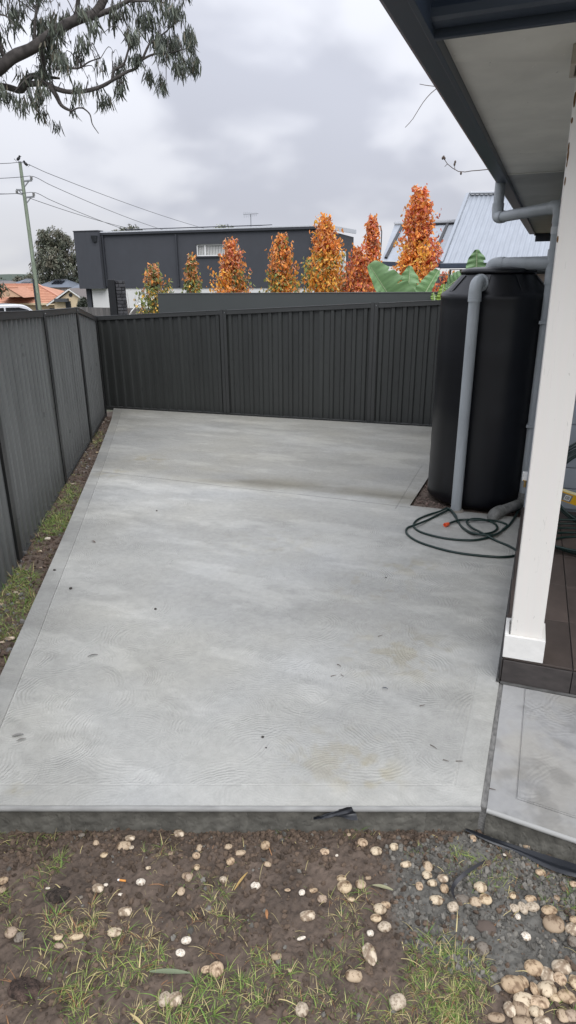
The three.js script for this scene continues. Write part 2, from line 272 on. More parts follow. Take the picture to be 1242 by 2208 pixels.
// second slab on the right, beyond a formed joint
const p2a = W(2.098, 0.045), p2b = W(2.97, 0.066), p2c = W(2.97, 2.6), p2d = p2a.clone().add(V(0.889, 0, 0.458).multiplyScalar(2.4));
const apronPts = [p2a, p2d, p2c, p2b];
const apronMat = slabMat.clone();
const apron = structure('concrete_apron', slabBody('concrete_apron', apronPts), (() => {
  const n = 1024, x0 = 0.6, x1 = 2.4, z0 = -3.2, z1 = -1.4, hb = new Float32Array(n * n), q = rng(5), sw = []; for (let k = 0; k < 60; k++) sw.push([lerp(x0, x1, q()), lerp(z0, z1, q()), 0.1 + 0.2 * q(), 0.016 + 0.01 * q()]);
  const map = tex(n, n, (i, j) => {
    const x = lerp(x0, x1, i / n), z = lerp(z0, z1, j / n), big = fbm(x * 2 + 3, z * 2, 4), fine = fbm(x * 40, z * 40, 3), eA = Math.abs(lineD(x, z, p2b, p2a)), eB = Math.abs(lineD(x, z, p2a, p2d)), e = Math.min(eA, eB);
    let v = 0.33 * (0.8 + 0.3 * big + 0.14 * (fine - 0.5)), hgt = (fine - 0.5) * 1.0, warm = 0.018 * sm(0.4, 0.75, fbm(x * 6 + 9, z * 6, 4));
    for (const s of sw) { const d = Math.hypot(x - s[0], z - s[1]); if (d < s[2] * 1.4) hgt += 0.3 * Math.sin((d + 0.02 * vn(x * 16, z * 16)) / s[3] * 6.28) * Math.exp(-(((d - s[2]) / 0.04) ** 2)) * sm(0.3, 0.7, vn(x * 7 + s[0] * 9, z * 7)); }
    if (e < 0.105) { hgt *= 0.3; v *= 1.05; } if (Math.abs(e - 0.105) < 0.005) { hgt += e > 0.105 ? 1 : -1.2; v *= e > 0.105 ? 1.1 : 0.86; }
    v *= 1 - 0.22 * sm(0.5, 0.75, fbm(x * 9 + 40, z * 9, 4)); hb[j * n + i] = hgt; return [toS(v * (1 + warm * 2.2)), toS(v * (1 + warm * 0.5)), toS(v * (0.98 - warm * 3))];
  });
  const bump = tex(n, n, (i, j) => { const v = Math.min(1, Math.max(0, 0.5 + hb[j * n + i] * 0.13)); return [v, v, v]; }, false);
  apronMat.map = map; apronMat.bumpMap = bump; apronMat.roughnessMap = null; apronMat.roughness = 0.65; return apronMat;
})());
worldUV(apron.geometry, (x, y, z) => [(x + apron.position.x - 0.6) / 1.8, (z + apron.position.z + 3.2) / 1.8]);
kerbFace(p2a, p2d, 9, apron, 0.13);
part('arris', [tube([p2a.clone().setY(-0.012), p2d.clone().setY(-0.012)], 0.011, 10, 30)], mat(0.36, 0.36, 0.345, 0.7), apron);
part('joint_filler', [bar(W(2.102, 0.0325).setY(-0.078), W(2.975, 0.0555).setY(-0.078), 0.030, 0.148)], mat(0.27, 0.265, 0.25, 0.9, { map: mottled(44, 0.6, 1, 4, 40) }), apron);

// ------------------------------------------------------------------ bare soil in front, and the strip along the fence
const greyness = (x, z) => sm(0.42, 0.62, fbm(x * 2.6 + 4.2, z * 2.6 + 1.1, 3) * 0.55 + 0.42 * sm(0.1, 0.55, x) * sm(-1.98, -1.85, z) * sm(-1.25, -1.5, z));
const soilH = (x, z) => SOIL + 0.030 * (fbm(x * 3.1 + 2, z * 3.1 + 7, 3) - 0.5) + 0.022 * (fbm(x * 17, z * 17, 4) - 0.5) + 0.016 * (fbm(x * 48 + 5, z * 48, 3) - 0.5) - 0.012 * sm(-1.85, -1.98, z);
const soilMat = new THREE.MeshStandardMaterial({ vertexColors: true, roughness: 0.9, side: THREE.DoubleSide, bumpMap: mottled(51, 0, 1, 40, 40), bumpScale: 0.006 });
function soilSheet(x0, x1, z0, z1, step, hf) {
  const nu = Math.round((x1 - x0) / step), nv = Math.round((z1 - z0) / step);
  const g = quadGrid((u, v) => { const x = lerp(x0, x1, u), z = lerp(z0, z1, v); return V(x, hf(x, z), z); }, nu, nv);
  const p = g.attributes.position, C = new Float32Array(p.count * 3);
  for (let i = 0; i < p.count; i++) {
    const x = p.getX(i), z = p.getZ(i), gr = greyness(x, z), n = fbm(x * 8 + 3, z * 8, 4), f = fbm(x * 70, z * 70, 2), k = (0.55 + 0.75 * n) * (0.6 + 0.8 * f);
    C[3 * i] = k * lerp(0.108, 0.125, gr); C[3 * i + 1] = k * lerp(0.080, 0.120, gr); C[3 * i + 2] = k * lerp(0.061, 0.106, gr);
  }
  g.setAttribute('color', new THREE.BufferAttribute(C, 3)); worldUV(g, (x, y, z) => [x * 2.5, z * 2.5]); return g;
}
structure('soil', soilSheet(-1.7, 1.7, -2.12, -0.7, 0.006, soilH), soilMat);
const stripH = (x, z) => lerp(soilH(x, z) - 0.004, -0.085 - 0.012 * (-z - 3) + 0.04 * (fbm(x * 5, z * 5, 3) - 0.5) + 0.03 * (fbm(x * 19, z * 19, 3) - 0.5), sm(-2.1, -2.9, z));
structure('soil_margin', soilSheet(-3.3, 3.2, -0.72, 2.6, 0.05, (x, z) => soilH(x, z) - (z < -0.69 ? 0.004 : 0)), soilMat);
structure('soil_margin', soilSheet(-3.3, -1.68, -1.92, -0.7, 0.04, (x, z) => soilH(x, z) - 0.003), soilMat);
structure('soil_margin', soilSheet(1.7, 3.2, -2.12, -0.7, 0.04, soilH), soilMat);
structure('soil_strip', soilSheet(-3.3, -1.15, -10.9, -1.9, 0.025, stripH), soilMat);
structure('tank_bed', soilSheet(1.0, 3.3, -6.7, -5.0, 0.03, (x, z) => -0.035 + 0.03 * (fbm(x * 9, z * 9, 3) - 0.5)), soilMat);

// ------------------------------------------------------------------ steel fences
function ribbed(a, b, yb, ta, tb, off, u0 = 0) {                               // trapezoid-ribbed sheet between plan points; raked top from ta to tb
  const d = b.clone().sub(a).setY(0), L = d.length(); d.normalize(); const n = V(-d.z, 0, d.x), P = [], I = [], U = [];
  const prof = []; const pitch = 0.155;
  for (let k = Math.floor(-u0 / pitch) - 1; k * pitch - u0 < L + pitch; k++) { const o = k * pitch - u0; for (const [x, y] of [[0, 0], [0.078, 0], [0.094, 0.026], [0.139, 0.026]]) prof.push([o + x, y]); }
  let pts = prof.filter(p => p[0] > 0 && p[0] < L); pts = [[0, pts[0][1]], ...pts, [L, pts[pts.length - 1][1]]];
  for (let i = 0; i < pts.length - 1; i++) {                                  // each flat its own quad so that the folds stay crisp
    const o = P.length / 3;
    for (const [x, y] of [pts[i], pts[i + 1]]) { const p = a.clone().addScaledVector(d, x).addScaledVector(n, off + y); const top = lerp(ta, tb, x / L); P.push(p.x, yb, p.z, p.x, top, p.z); U.push(x * 0.4, yb * 0.4, x * 0.4, top * 0.4); }
    I.push(o, o + 2, o + 1, o + 1, o + 2, o + 3);
  }
  const g = new THREE.BufferGeometry(); g.setAttribute('position', new THREE.Float32BufferAttribute(P, 3)); g.setAttribute('uv', new THREE.Float32BufferAttribute(U, 2)); g.setIndex(I); const h = g.toNonIndexed(); h.computeVertexNormals(); return h;
}
function steelFence(name, label, posts, yb, o) {                               // posts: [Vector3 with y = top there]
  const t = thing(name, label, 'fence', posts[0].clone().setY(yb));
  posts.forEach((p, i) => {
    const q = posts[Math.min(i + 1, posts.length - 1)], r = posts[Math.max(i - 1, 0)], d = q.clone().sub(r).setY(0).normalize(), n = V(-d.z, 0, d.x), hi = p.y + (o.proud ?? -0.004);
    // two C channels back to back
    const pv = (a, b, w, h) => bar(p.clone().addScaledVector(d, a).addScaledVector(n, b).setY(yb), p.clone().addScaledVector(d, a).addScaledVector(n, b).setY(hi), w, h, 0, n);
    for (const s of [-1, 1]) part('post', [pv(s * 0.0035, 0, 0.004, 0.066), pv(s * 0.027, 0.0315, 0.046, 0.003), pv(s * 0.027, -0.0315, 0.046, 0.003)], M.fenceRail, t);
    if (o.screw) part('screw', [new THREE.SphereGeometry(0.006, 8, 6).translate(p.x + n.x * 0.033 + d.x * 0.025, p.y - 0.035, p.z + n.z * 0.033 + d.z * 0.025)], M.steel, t);
  });
  for (let i = 0; i < posts.length - 1; i++) {
    const a = posts[i], b = posts[i + 1], d = b.clone().sub(a).setY(0).normalize(), n = V(-d.z, 0, d.x), a1 = a.clone().addScaledVector(d, 0.05), b1 = b.clone().addScaledVector(d, -0.05), ta = o.flat ? Math.max(a.y, a.y) : a.y, tb = b.y;
    part('top_rail', [bar(a1.clone().setY(ta - 0.0325), b1.clone().setY(tb - 0.0325), 0.055, 0.06, 0.004), bar(a1.clone().setY(ta - 0.002), b1.clone().setY(tb - 0.002), 0.064, 0.007, 0.002)], M.fenceRail, t);
    part('bottom_rail', [bar(a1.clone().setY(yb + 0.032), b1.clone().setY(yb + 0.032), 0.05, 0.06, 0.004)], M.fenceRail, t);
    const a2 = a.clone().addScaledVector(d, 0.012), b2 = b.clone().addScaledVector(d, -0.012), L = a2.distanceTo(b2);
    for (let k = 0; k < 3; k++) { const u = Math.max(0, k / 3 - 0.012), v = Math.min(1, (k + 1) / 3 + 0.012); part('sheet', ribbed(a2.clone().lerp(b2, u), a2.clone().lerp(b2, v), yb + 0.05, lerp(ta, tb, u) - 0.05, lerp(ta, tb, v) - 0.05, -0.013 + 0.0016 * (k - 1), (o.u0 ?? 0.03) + L * u), o.mat ?? M.fence, t); }
  }
  return t;
}
const C0 = V(-3.03, 1.41, -10.50), C3 = V(3.35, 1.735, -8.45);
const bk = (px) => { const p = onPlane(px, 800, C0, C3); return p.setY(lerp(C0.y, C3.y, (p.x - C0.x) / (C3.x - C0.x))); };
steelFence('back_fence', 'dark grey ribbed steel fence across the far end of the slab', [C0, bk(487), bk(803), C3], -0.06, { screw: true, proud: 0.006 });
const LF = [V(-1.47, 1.80, -0.6), V(-1.78, 1.785, -2.55), V(-2.105, 1.745, -4.55), V(-2.425, 1.67, -6.62), V(-2.715, 1.615, -8.60), V(-3.00, 1.41, -10.43)];
steelFence('side_fence', 'grey steel fence along the narrow grass strip on the left', LF, -0.16, { screw: true, proud: 0.002, u0: 0.05, mat: mat(0.17, 0.176, 0.17, 0.42, { map: mottled(4, 0.8, 1.0, 9, 2, 260) }) });  // sky sheen along this fence is put into a lighter sheet colour
part('capping', [bar(V(-1.78, 0, -2.55).setY(-0.15), V(-2.715, 0, -8.60).setY(-0.21), 0.03, 0.05)], mat(0.22, 0.22, 0.21, 0.85), scene.getObjectByName('side_fence')).name = 'plinth_strip';

// ------------------------------------------------------------------ the house: porch, walls, eave, roof
const PORCH = 0.148;
{
  const porch = thing('porch_floor', 'dark brown tiled porch floor under the eave, behind the white post', 'porch floor', W(2.98, 0.05, 0));
  porch.userData.kind = 'structure';
  const tm = [0, 1, 2, 3].map(k => mat(0.088 + 0.007 * k, 0.068 + 0.005 * k, 0.058 + 0.004 * k, 0.55, { map: mottled(61 + k, 0.72, 1, 5, 5, 60) }));
  const hb = (s0, s1, t0, t1, y0, y1, r = 0.002) => bar(W(s0, (t0 + t1) / 2, (y0 + y1) / 2), W(s1, (t0 + t1) / 2, (y0 + y1) / 2), t1 - t0, y1 - y0, r);
  part('porch_base', [hb(2.992, 5.40, 0.115, 3.2, -0.1, PORCH - 0.012, 0)], mat(0.075, 0.07, 0.066, 0.9), porch);
  const S = [2.985, 3.46, 3.94, 4.42, 4.9, 5.39], T = [0.05, 0.375, 0.85, 1.325, 1.8, 2.275, 2.75]; let k = 0;
  for (let i = 0; i < S.length - 1; i++) for (let j = 0; j < T.length - 1; j++) part('tile', [hb(S[i] + (i ? 0.0025 : 0), S[i + 1] - 0.0025, T[j] + (j ? 0.0025 : 0.022 * (S[i] - 2.985)), T[j + 1] - 0.0025, PORCH - 0.012, PORCH + 0.001 * ((i * 3 + j * 5) % 3) - 0.001)], tm[(k++ * 7 + i) % 4], porch);
  const rm = mat(0.072, 0.062, 0.058, 0.6, { map: mottled(67, 0.7, 1, 6, 6, 60) });
  for (let j = 0; j < T.length - 1; j++) part('riser_tile', [hb(2.976, 2.9845, T[j] + 0.002, T[j + 1] - 0.002, 0.004, PORCH - 0.013)], rm, porch);
  for (let i = 0; i < S.length - 1; i++) part('riser_tile', [hb(S[i] + 0.002, S[i + 1] - 0.002, 0.043 + 0.022 * (S[i] - 2.985), 0.0495 + 0.022 * (S[i] - 2.985), 0.004, PORCH - 0.013)], rm, porch);
  part('mortar_fillet', [tube([W(2.972, 0.05, 0.004), W(2.972, 2.6, 0.004)], 0.009, 6, 20), tube([W(2.972, 0.036, 0.004), W(5.5, 0.094, 0.004)], 0.008, 6, 20)], mat(0.15, 0.148, 0.14, 0.9, { map: mottled(68, 0.5, 1, 60, 4) }), porch);

  const house = thing('house', 'house with dark gutter, pale eave lining and grey weatherboard walls on the right', 'house', W(5.4, 0.12, 0));
  const boardsFront = 15;
  for (let k = 0; k < boardsFront; k++) { const y0 = PORCH + 0.02 + k * 0.174; part('weatherboard', [bar(W(5.40 - 0.006, 0.12, y0 + 0.087), W(5.40 - 0.006, 3.4, y0 + 0.087), 0.02, 0.168, 0.003).rotateX(0)], M.boards, house); }
  part('wall', [hb(5.41, 5.6, 0.125, 3.4, -0.15, 2.74, 0), hb(5.6, 11.8, 0.14, 0.34, -0.3, 2.74, 0), hb(11.6, 11.8, 0.34, 3.4, -0.3, 2.74, 0)], mat(0.28, 0.31, 0.34, 0.7), house);
  for (let k = 0; k < 15; k++) { const y0 = PORCH + 0.02 + k * 0.174; part('weatherboard', [hb(5.42, 11.8, 0.118, 0.138, y0 + 0.003, y0 + 0.171, 0.003)], M.boards, house); }
  part('corner_trim', [hb(5.375, 5.42, 0.100, 0.15, PORCH, 2.74, 0.003)], M.boards, house);
  // eave: soffit sheets with a joint, fascia and gutter; the gutter runs about a degree off the post line
  const gd = V(1.523, 0, -3.843).normalize(), gn = V(-gd.z, 0, gd.x), G0 = V(0.276, 0, -2.382);   // outer lip of the side gutter
  const GE = 12.3;                                                                 // how far the eave runs
  const GP = (l, w, y) => G0.clone().addScaledVector(gd, l).addScaledVector(gn, w).setY(y);
  const frontL = 0.0;                                                              // front gutter's outer lip
  const sof = (l0, l1, y) => poly([GP(l0, 0.135, 0), GP(l0, 4.2, 0), GP(l1, 4.2, 0), GP(l1, 0.135, 0)], y, y + 0.012);
  const JL = 3.9;
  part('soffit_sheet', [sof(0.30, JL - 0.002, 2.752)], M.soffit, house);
  part('soffit_sheet', [sof(JL + 0.002, GE, 2.750)], mat(0.52, 0.52, 0.50, 0.9, { map: M.soffit.map }), house);  // farther sheet: shading from the beam and wall painted as a darker colour
  part('joint_strip', [bar(GP(JL, 0.14, 2.748), GP(JL, 4.2, 2.748), 0.04, 0.006)], M.soffit, house);
  const q0 = bar(GP(-2.2, 0.13, 2.80), GP(GE, 0.13, 2.80), 0.022, 0.185, 0.003), q1 = bar(GP(0.285, 0.13, 2.80), GP(0.285, 4.2, 2.80), 0.022, 0.185, 0.003);
  part('fascia', [q0], M.gutter, house); part('fascia', [q1], M.gutter, house);
  // quad gutter profile (w outward from the fascia, y up) swept along both eaves
  const prof = [[0.0, 0.135], [0.0, 0.012], [0.012, 0.0], [0.085, 0.0], [0.100, 0.008], [0.108, 0.03], [0.100, 0.05], [0.104, 0.095], [0.118, 0.118], [0.118, 0.130], [0.106, 0.133], [0.104, 0.12]];
  const sweep = (f) => { const P = [], I = [], n = prof.length; for (const l of [0, 1]) for (const [w, y] of prof) { const p = f(l, w, y); P.push(p.x, p.y, p.z); } for (let i = 0; i < n - 1; i++) I.push(i, i + 1, n + i, n + i, i + 1, n + i + 1); const g = new THREE.BufferGeometry(); g.setAttribute('position', new THREE.Float32BufferAttribute(P, 3)); g.setIndex(I); const h = g.toNonIndexed(); h.computeVertexNormals(); return h; };
  const GY = 2.735, fw = 0.118;
  part('gutter', [sweep((l, w, y) => l ? GP(GE, fw - w, GY + y) : GP(-2.2, fw - w, GY + y))], M.gutter, house);
  part('gutter', [sweep((l, w, y) => l ? GP(0.165 + fw - w, 4.2, GY + y) : GP(0.165 + fw - w, 0.139, GY + y))], M.gutter, house);
  part('gutter_end', [poly([GP(0.155, 0.131, 0), GP(0.155, 0.137, 0), GP(0.285, 0.137, 0), GP(0.285, 0.131, 0)], GY, GY + 0.13)], M.gutter, house);
  part('upper_fascia', [bar(GP(0.22, 0.14, 2.99), GP(0.22, 4.2, 2.99), 0.03, 0.22, 0.003), bar(GP(0.12, 0.14, 2.885), GP(0.12, 4.2, 2.885), 0.20, 0.02, 0.003)], M.gutter, house);
  // roof: two slopes meeting at a hip
  const pitch = 0.42, rf = (l, w) => GP(l, w, 2.885 + pitch * Math.min(w - 0.02, l - 0.17));
  const roofM = mat(0.05, 0.055, 0.065, 0.5);
  const slope1 = quadGrid((u, v) => { const w = lerp(0.02, 4.2, v); return rf(lerp(0.17 + (w - 0.02), GE, u), w); }, 20, 8), slope2 = quadGrid((u, v) => { const l = lerp(0.17, 4.35, v); return rf(l, lerp(l - 0.15, 4.2, u)); }, 8, 8);
  part('roof', [slope1], roofM, house); part('roof', [slope2], roofM, house); part('front_roof', [quadGrid((u, v) => GP(lerp(-2.2, 0.2, u), lerp(0.02, 0.5, v), 2.93 + 0.2 * v), 2, 2)], roofM, house);
  part('gable_end', [poly([GP(GE - 0.02, 0.14, 0), GP(GE - 0.02, 4.2, 0), GP(GE, 4.2, 0), GP(GE, 0.14, 0)], 2.6, 2.9)], M.gutter, house);
  part('back_closure', [quadGrid((u, v) => GP(lerp(0.3, GE, u), 4.19, lerp(-0.2, 2.885 + pitch * Math.min(4.17, lerp(0.3, GE, u) - 0.17), v)), 30, 1)], M.boards, house);
}
// ------------------------------------------------------------------ white post
{
  const c = W(3.075, 0.14, PORCH), t = thing('porch_post', 'square white porch post with a boxed base at the edge of the dark tiles', 'post', c, -HA);
  t.rotation.z = 0.008; t.updateMatrixWorld(true);
  const wear = mottled(71, 0.93, 1, 5, 5, 50), wm = mat(0.86, 0.85, 0.81, 0.5, { map: wear });
  const scuff = (() => { const r = rng(8), n = 512, a = new Float32Array(n * n).fill(1); for (let k = 0; k < 48; k++) { let x = r() * n, y = r() * n; const dx = (r() - 0.5) * 2, dy = r() - 0.2, l = 5 + r() * 26, s = 0.03 + 0.09 * r(); for (let q = 0; q < l; q++) { for (let e = -1; e <= 1; e++) { const o = ((y | 0) + n) % n * n + (((x + e) | 0) + n) % n; a[o] = Math.max(0.6, a[o] - s * r()); } x += dx + (r() - 0.5); y += dy; } }
    return tex(n, n, (i, j) => { const d = (fbm(i / n * 3, j / n * 3, 4) - 0.5) * 0.02, v = Math.min(1, a[j * n + i] * (0.97 + d)); return [v, Math.min(1, v * 0.99), Math.max(0, v * lerp(0.9, 0.985, v))]; }); })();
  const sm_ = mat(0.86, 0.85, 0.81, 0.5, { map: scuff });
  const H = 2.752 - PORCH;
  local('shaft', box(0.148, H - 0.075, 0.148, 0.004).translate(0.004, (H - 0.075) / 2 + 0.002, 0), sm_, t);
  for (const [x, z, w, d] of [[0, 0.086, 0.19, 0.018], [0, -0.086, 0.19, 0.018], [0.086, 0, 0.018, 0.1535], [-0.086, 0, 0.018, 0.1535]]) local('base_board', box(w, 0.125, d, 0.003).translate(x, 0.0645, z), wm, t);
  local('base_top', box(0.152, 0.01, 0.152).translate(0, 0.10, 0), wm, t);
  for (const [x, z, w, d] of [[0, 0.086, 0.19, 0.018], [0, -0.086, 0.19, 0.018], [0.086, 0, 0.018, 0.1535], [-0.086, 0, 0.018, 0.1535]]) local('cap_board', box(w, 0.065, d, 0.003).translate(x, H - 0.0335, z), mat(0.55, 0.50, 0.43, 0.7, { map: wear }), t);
  const rust = mat(0.16, 0.09, 0.04, 0.95); const rr = rng(14);
  for (let k = 0; k < 9; k++) local('dirt_mark', new THREE.SphereGeometry(0.003 + 0.003 * rr(), 7, 5).scale(0.8, 2 + 3 * rr(), 0.2).translate(-0.069 + 0.006 * rr(), H - 0.1 - 0.06 * k * (0.6 + 0.6 * rr()), 0.0745), rust, t);
}
// ------------------------------------------------------------------ water tank and grey pipes
{
  const c = V(1.80, -0.005, -5.80), R = 0.46, t = thing('water_tank', 'tall round black plastic rainwater tank beside the house', 'water tank', c);
  const prof = [[0, 0], [R - 0.03, 0], [R, 0.03]]; for (let k = 1; k < 20; k++) prof.push([R + (k === 9 || k === 15 ? 0.004 : 0) - 0.003 * (k % 2), 0.03 + k * 0.0875]);
  prof.push([R, 1.78], [R + 0.008, 1.80], [R - 0.004, 1.825], [R - 0.05, 1.855], [0.30, 1.975], [0.285, 1.99]);
  local('tank_body', new THREE.LatheGeometry(prof.map(p => new THREE.Vector2(p[0], p[1])), 72), M.tank, t);
  const crease = []; for (let k = 0; k < 8; k++) { const a = k / 8 * Math.PI * 2 + 0.55; crease.push(bar(V(Math.cos(a) * (R - 0.03), 1.842, Math.sin(a) * (R - 0.03)), V(Math.cos(a) * 0.31, 1.972, Math.sin(a) * 0.31), 0.05, 0.003, 0.001)); }
  local('shoulder_ribs', crease, M.tank, t);
  local('lid', new THREE.LatheGeometry([[0, 2.035], [0.20, 2.032], [0.295, 2.018], [0.31, 2.0], [0.305, 1.975], [0.25, 1.972]].map(p => new THREE.Vector2(...p)), 56), M.tank, t);
  const pp = (x, y, z) => c.clone().add(V(x, y, z));
  // overflow pipe: out of the shoulder, an elbow, then down the front to the slab
  const f = V(1.492, 0, -5.345), dir = f.clone().sub(V(c.x, 0, c.z)).setY(0).normalize(), oRad = f.distanceTo(V(c.x, 0, c.z)), r = 0.045;
  const o = thing('overflow_pipe', 'straight grey pipe running down the front of the black tank to the slab', 'pipe', f.clone());
  const A = (k, y) => V(c.x, 0, c.z).addScaledVector(dir, oRad + k).setY(y);
  const shift = A(0, 0); void shift;
  part('pipe_shaft', [new THREE.CylinderGeometry(r, r, 1.80, 28).translate(f.x, 0.91, f.z)], M.pvc, o);
  part('elbow', [tube([A(0, 1.80), A(0, 1.855), A(-0.018, 1.895), A(-0.06, 1.91), A(-0.13, 1.91)], r + 0.006, 24, 24)], M.pvc, o);
  part('socket', [new THREE.CylinderGeometry(r + 0.007, r + 0.007, 0.06, 28).translate(f.x, 1.795, f.z)], M.pvc, o);
  part('flange', [new THREE.CylinderGeometry(0.068, 0.068, 0.02, 28).rotateZ(Math.PI / 2).rotateY(Math.atan2(-dir.z, dir.x)).translate(A(-0.10, 0).x, 1.905, A(-0.10, 0).z)], M.pvc, o);
  part('foot_mortar', [new THREE.CylinderGeometry(r + 0.012, r + 0.03, 0.02, 20).translate(f.x, 0.006, f.z)], mat(0.24, 0.22, 0.19, 0.9), o);
  // downpipe: gutter outlet, offset to the wall, down, a branch into the tank lid, and on into the ground
  const S = 5.80, T = 0.10, d = thing('downpipe', 'grey downpipe from the gutter, branching over the tank and running down the wall', 'downpipe', W(S, T, 0));
  const gx = onPlane(1074, 395, V(0.30, 0, -2.38), V(1.835, 0, -6.225)); const gs = sOf(gx.x, gx.z), gt = tOf(gx.x, gx.z) + 0.02;
  const yA = 2.455, yB = 2.05, R2 = 0.045, el = (p, q, s, rad = R2 + 0.006) => tube([p, p.clone().lerp(q, 0.45), q.clone().lerp(p, 0.12).lerp(s, 0.12), q.clone().lerp(s, 0.45), s], rad, 22, 22);
  const run = (a, b, m = M.pvc, rad = R2) => { const g = new THREE.CylinderGeometry(rad, rad, a.distanceTo(b), 26); g.applyQuaternion(new THREE.Quaternion().setFromUnitVectors(UP, b.clone().sub(a).normalize())); const c2 = a.clone().add(b).multiplyScalar(0.5); return g.translate(c2.x, c2.y, c2.z); };
  const g0 = W(gs, gt, 2.75), g1 = W(gs, gt, yA), h1 = W(S, T, yA), toW = h1.clone().sub(g1).normalize();
  part('pipe_drop', [run(g0, g1.clone().add(V(0, 0.08, 0)))], M.pvc, d);
  part('elbow', [el(g1.clone().add(V(0, 0.12, 0)), g1, g1.clone().addScaledVector(toW, 0.12))], M.pvc, d);
  part('pipe_run', [run(g1.clone().addScaledVector(toW, 0.08), h1.clone().addScaledVector(toW, -0.08))], M.pvc, d);
  part('elbow', [el(h1.clone().addScaledVector(toW, -0.12), h1, h1.clone().add(V(0, -0.12, 0)))], M.pvc, d);
  part('pipe_shaft', [run(W(S, T, yA - 0.08), W(S, T, 0.06))], M.pvc, d);
  part('socket_ring', [new THREE.CylinderGeometry(R2 + 0.0045, R2 + 0.0045, 0.05, 26).translate(h1.x, yA - 0.17, h1.z)], mat(0.5, 0.52, 0.52, 0.5), d);
  part('tee', [run(W(S, T, yB + 0.1), W(S, T, yB - 0.16), M.pvc, R2 + 0.008)], M.pvc, d);
  const bEnd = V(c.x - 0.07, yB, c.z + 0.03), tw = bEnd.clone().sub(W(S, T, yB)).normalize();
  part('pipe_branch', [run(W(S, T, yB), bEnd.clone().addScaledVector(tw, -0.07), M.pvc, R2 + 0.006)], M.pvc, d);
  part('elbow', [el(bEnd.clone().addScaledVector(tw, -0.11), bEnd, bEnd.clone().add(V(0, -0.11, 0)), R2 + 0.01)], M.pvc, d);
  const off = V(0.08, -0.035, -0.22);
  part('rear_branch', [run(W(S, T, yB).add(off), bEnd.clone().addScaledVector(tw, -0.05).add(off))], M.pvc, d, 'second grey pipe lying behind the branch over the tank');
  for (const y of [0.75, 1.6]) part('wall_bracket', [bar(W(S, T - 0.055, y), W(S, 0.14, y), 0.112, 0.025, 0.003)], M.pvc, d);
  // the scuffed drain pipe on the ground at its foot
  const e0 = W(S, T, 0.05), e1 = on(1066, 1107, 0.045), ed = e1.clone().sub(e0).normalize();
  const dr = thing('drain_pipe', 'short dirty grey drain pipe lying on the ground at the tank foot', 'pipe', e0.clone().setY(0));
  part('pipe_run', [run(e0, e1.clone().addScaledVector(ed, -0.03))], M.pvcDirty, dr);
  part('elbow', [el(e1.clone().addScaledVector(ed, -0.10), e1.clone().addScaledVector(ed, 0.01), e1.clone().addScaledVector(ed, 0.012).add(V(0, -0.09, 0)), R2 + 0.006)], M.pvcDirty, dr);
  part('elbow', [el(e0.clone().addScaledVector(ed, 0.09), e0, W(S, T, 0.15))], M.pvcDirty, dr);
}
// hose tap box on the wall corner, spirit level, coils
{
  const p = at(1134, 1027, 5.05), t = thing('tap_box', 'small white tap box low on the wall behind the post', 'tap box', p.clone(), -HA);
  local('box_cover', box(0.055, 0.075, 0.04, 0.006), M.white, t);
  local('tap', [new THREE.CylinderGeometry(0.011, 0.011, 0.06, 12).translate(0.0, -0.06, 0.01), new THREE.TorusGeometry(0.016, 0.005, 8, 16).rotateX(Math.PI / 2).translate(0, -0.03, 0.02)], M.brass, t);
}
{
  const a = at(1200, 1063, 4.6), b = at(1242, 1077.5, 4.55), dir = b.clone().sub(a).normalize(), e = a.clone().addScaledVector(dir, 1.2), mid = a.clone().add(e).multiplyScalar(0.5);
  const t = thing('spirit_level', 'yellow spirit level with a barcode sticker leaning on the hose coil', 'spirit level', a.clone());
  const up = V(0, 0.92, 0.39);
  part('level_body', [bar(a, e, 0.026, 0.092, 0.004, up)], M.yellow, t);
  const fz = new THREE.Vector3().crossVectors(dir, up).normalize(); if (fz.z < 0) fz.negate();
  part('top_edge', [bar(a.clone().addScaledVector(up, 0.047), e.clone().addScaledVector(up, 0.047), 0.027, 0.006, 0.001, up)], mat(0.7, 0.62, 0.35, 0.4), t);
  const lab = (u, w, hgt, m, k) => part(k, [bar(a.clone().addScaledVector(dir, u).addScaledVector(fz, 0.0135), a.clone().addScaledVector(dir, u + w).addScaledVector(fz, 0.0135), 0.002, hgt, 0, up)], m, t);
  lab(0.02, 0.095, 0.066, M.grey, 'label_panel');
  const bc = tex(64, 64, (i, j) => { const v = j > 8 && j < 56 && i > 5 && i < 59 && h2(i >> 1, 4) < 0.5 ? 0.12 : 0.85; return [v, v, v]; });
  const s = lab(0.062, 0.042, 0.05, mat(0.8, 0.8, 0.78, 0.6), 'barcode_sticker'); void s;
  for (let k = 0; k < 7; k++) part('barcode_bar', [bar(a.clone().addScaledVector(dir, 0.069 + k * 0.0042).addScaledVector(fz, 0.0148), a.clone().addScaledVector(dir, 0.069 + k * 0.0042 + (k % 3 ? 0.0014 : 0.0026)).addScaledVector(fz, 0.0148), 0.001, 0.034, 0, up)], M.black, t);
}
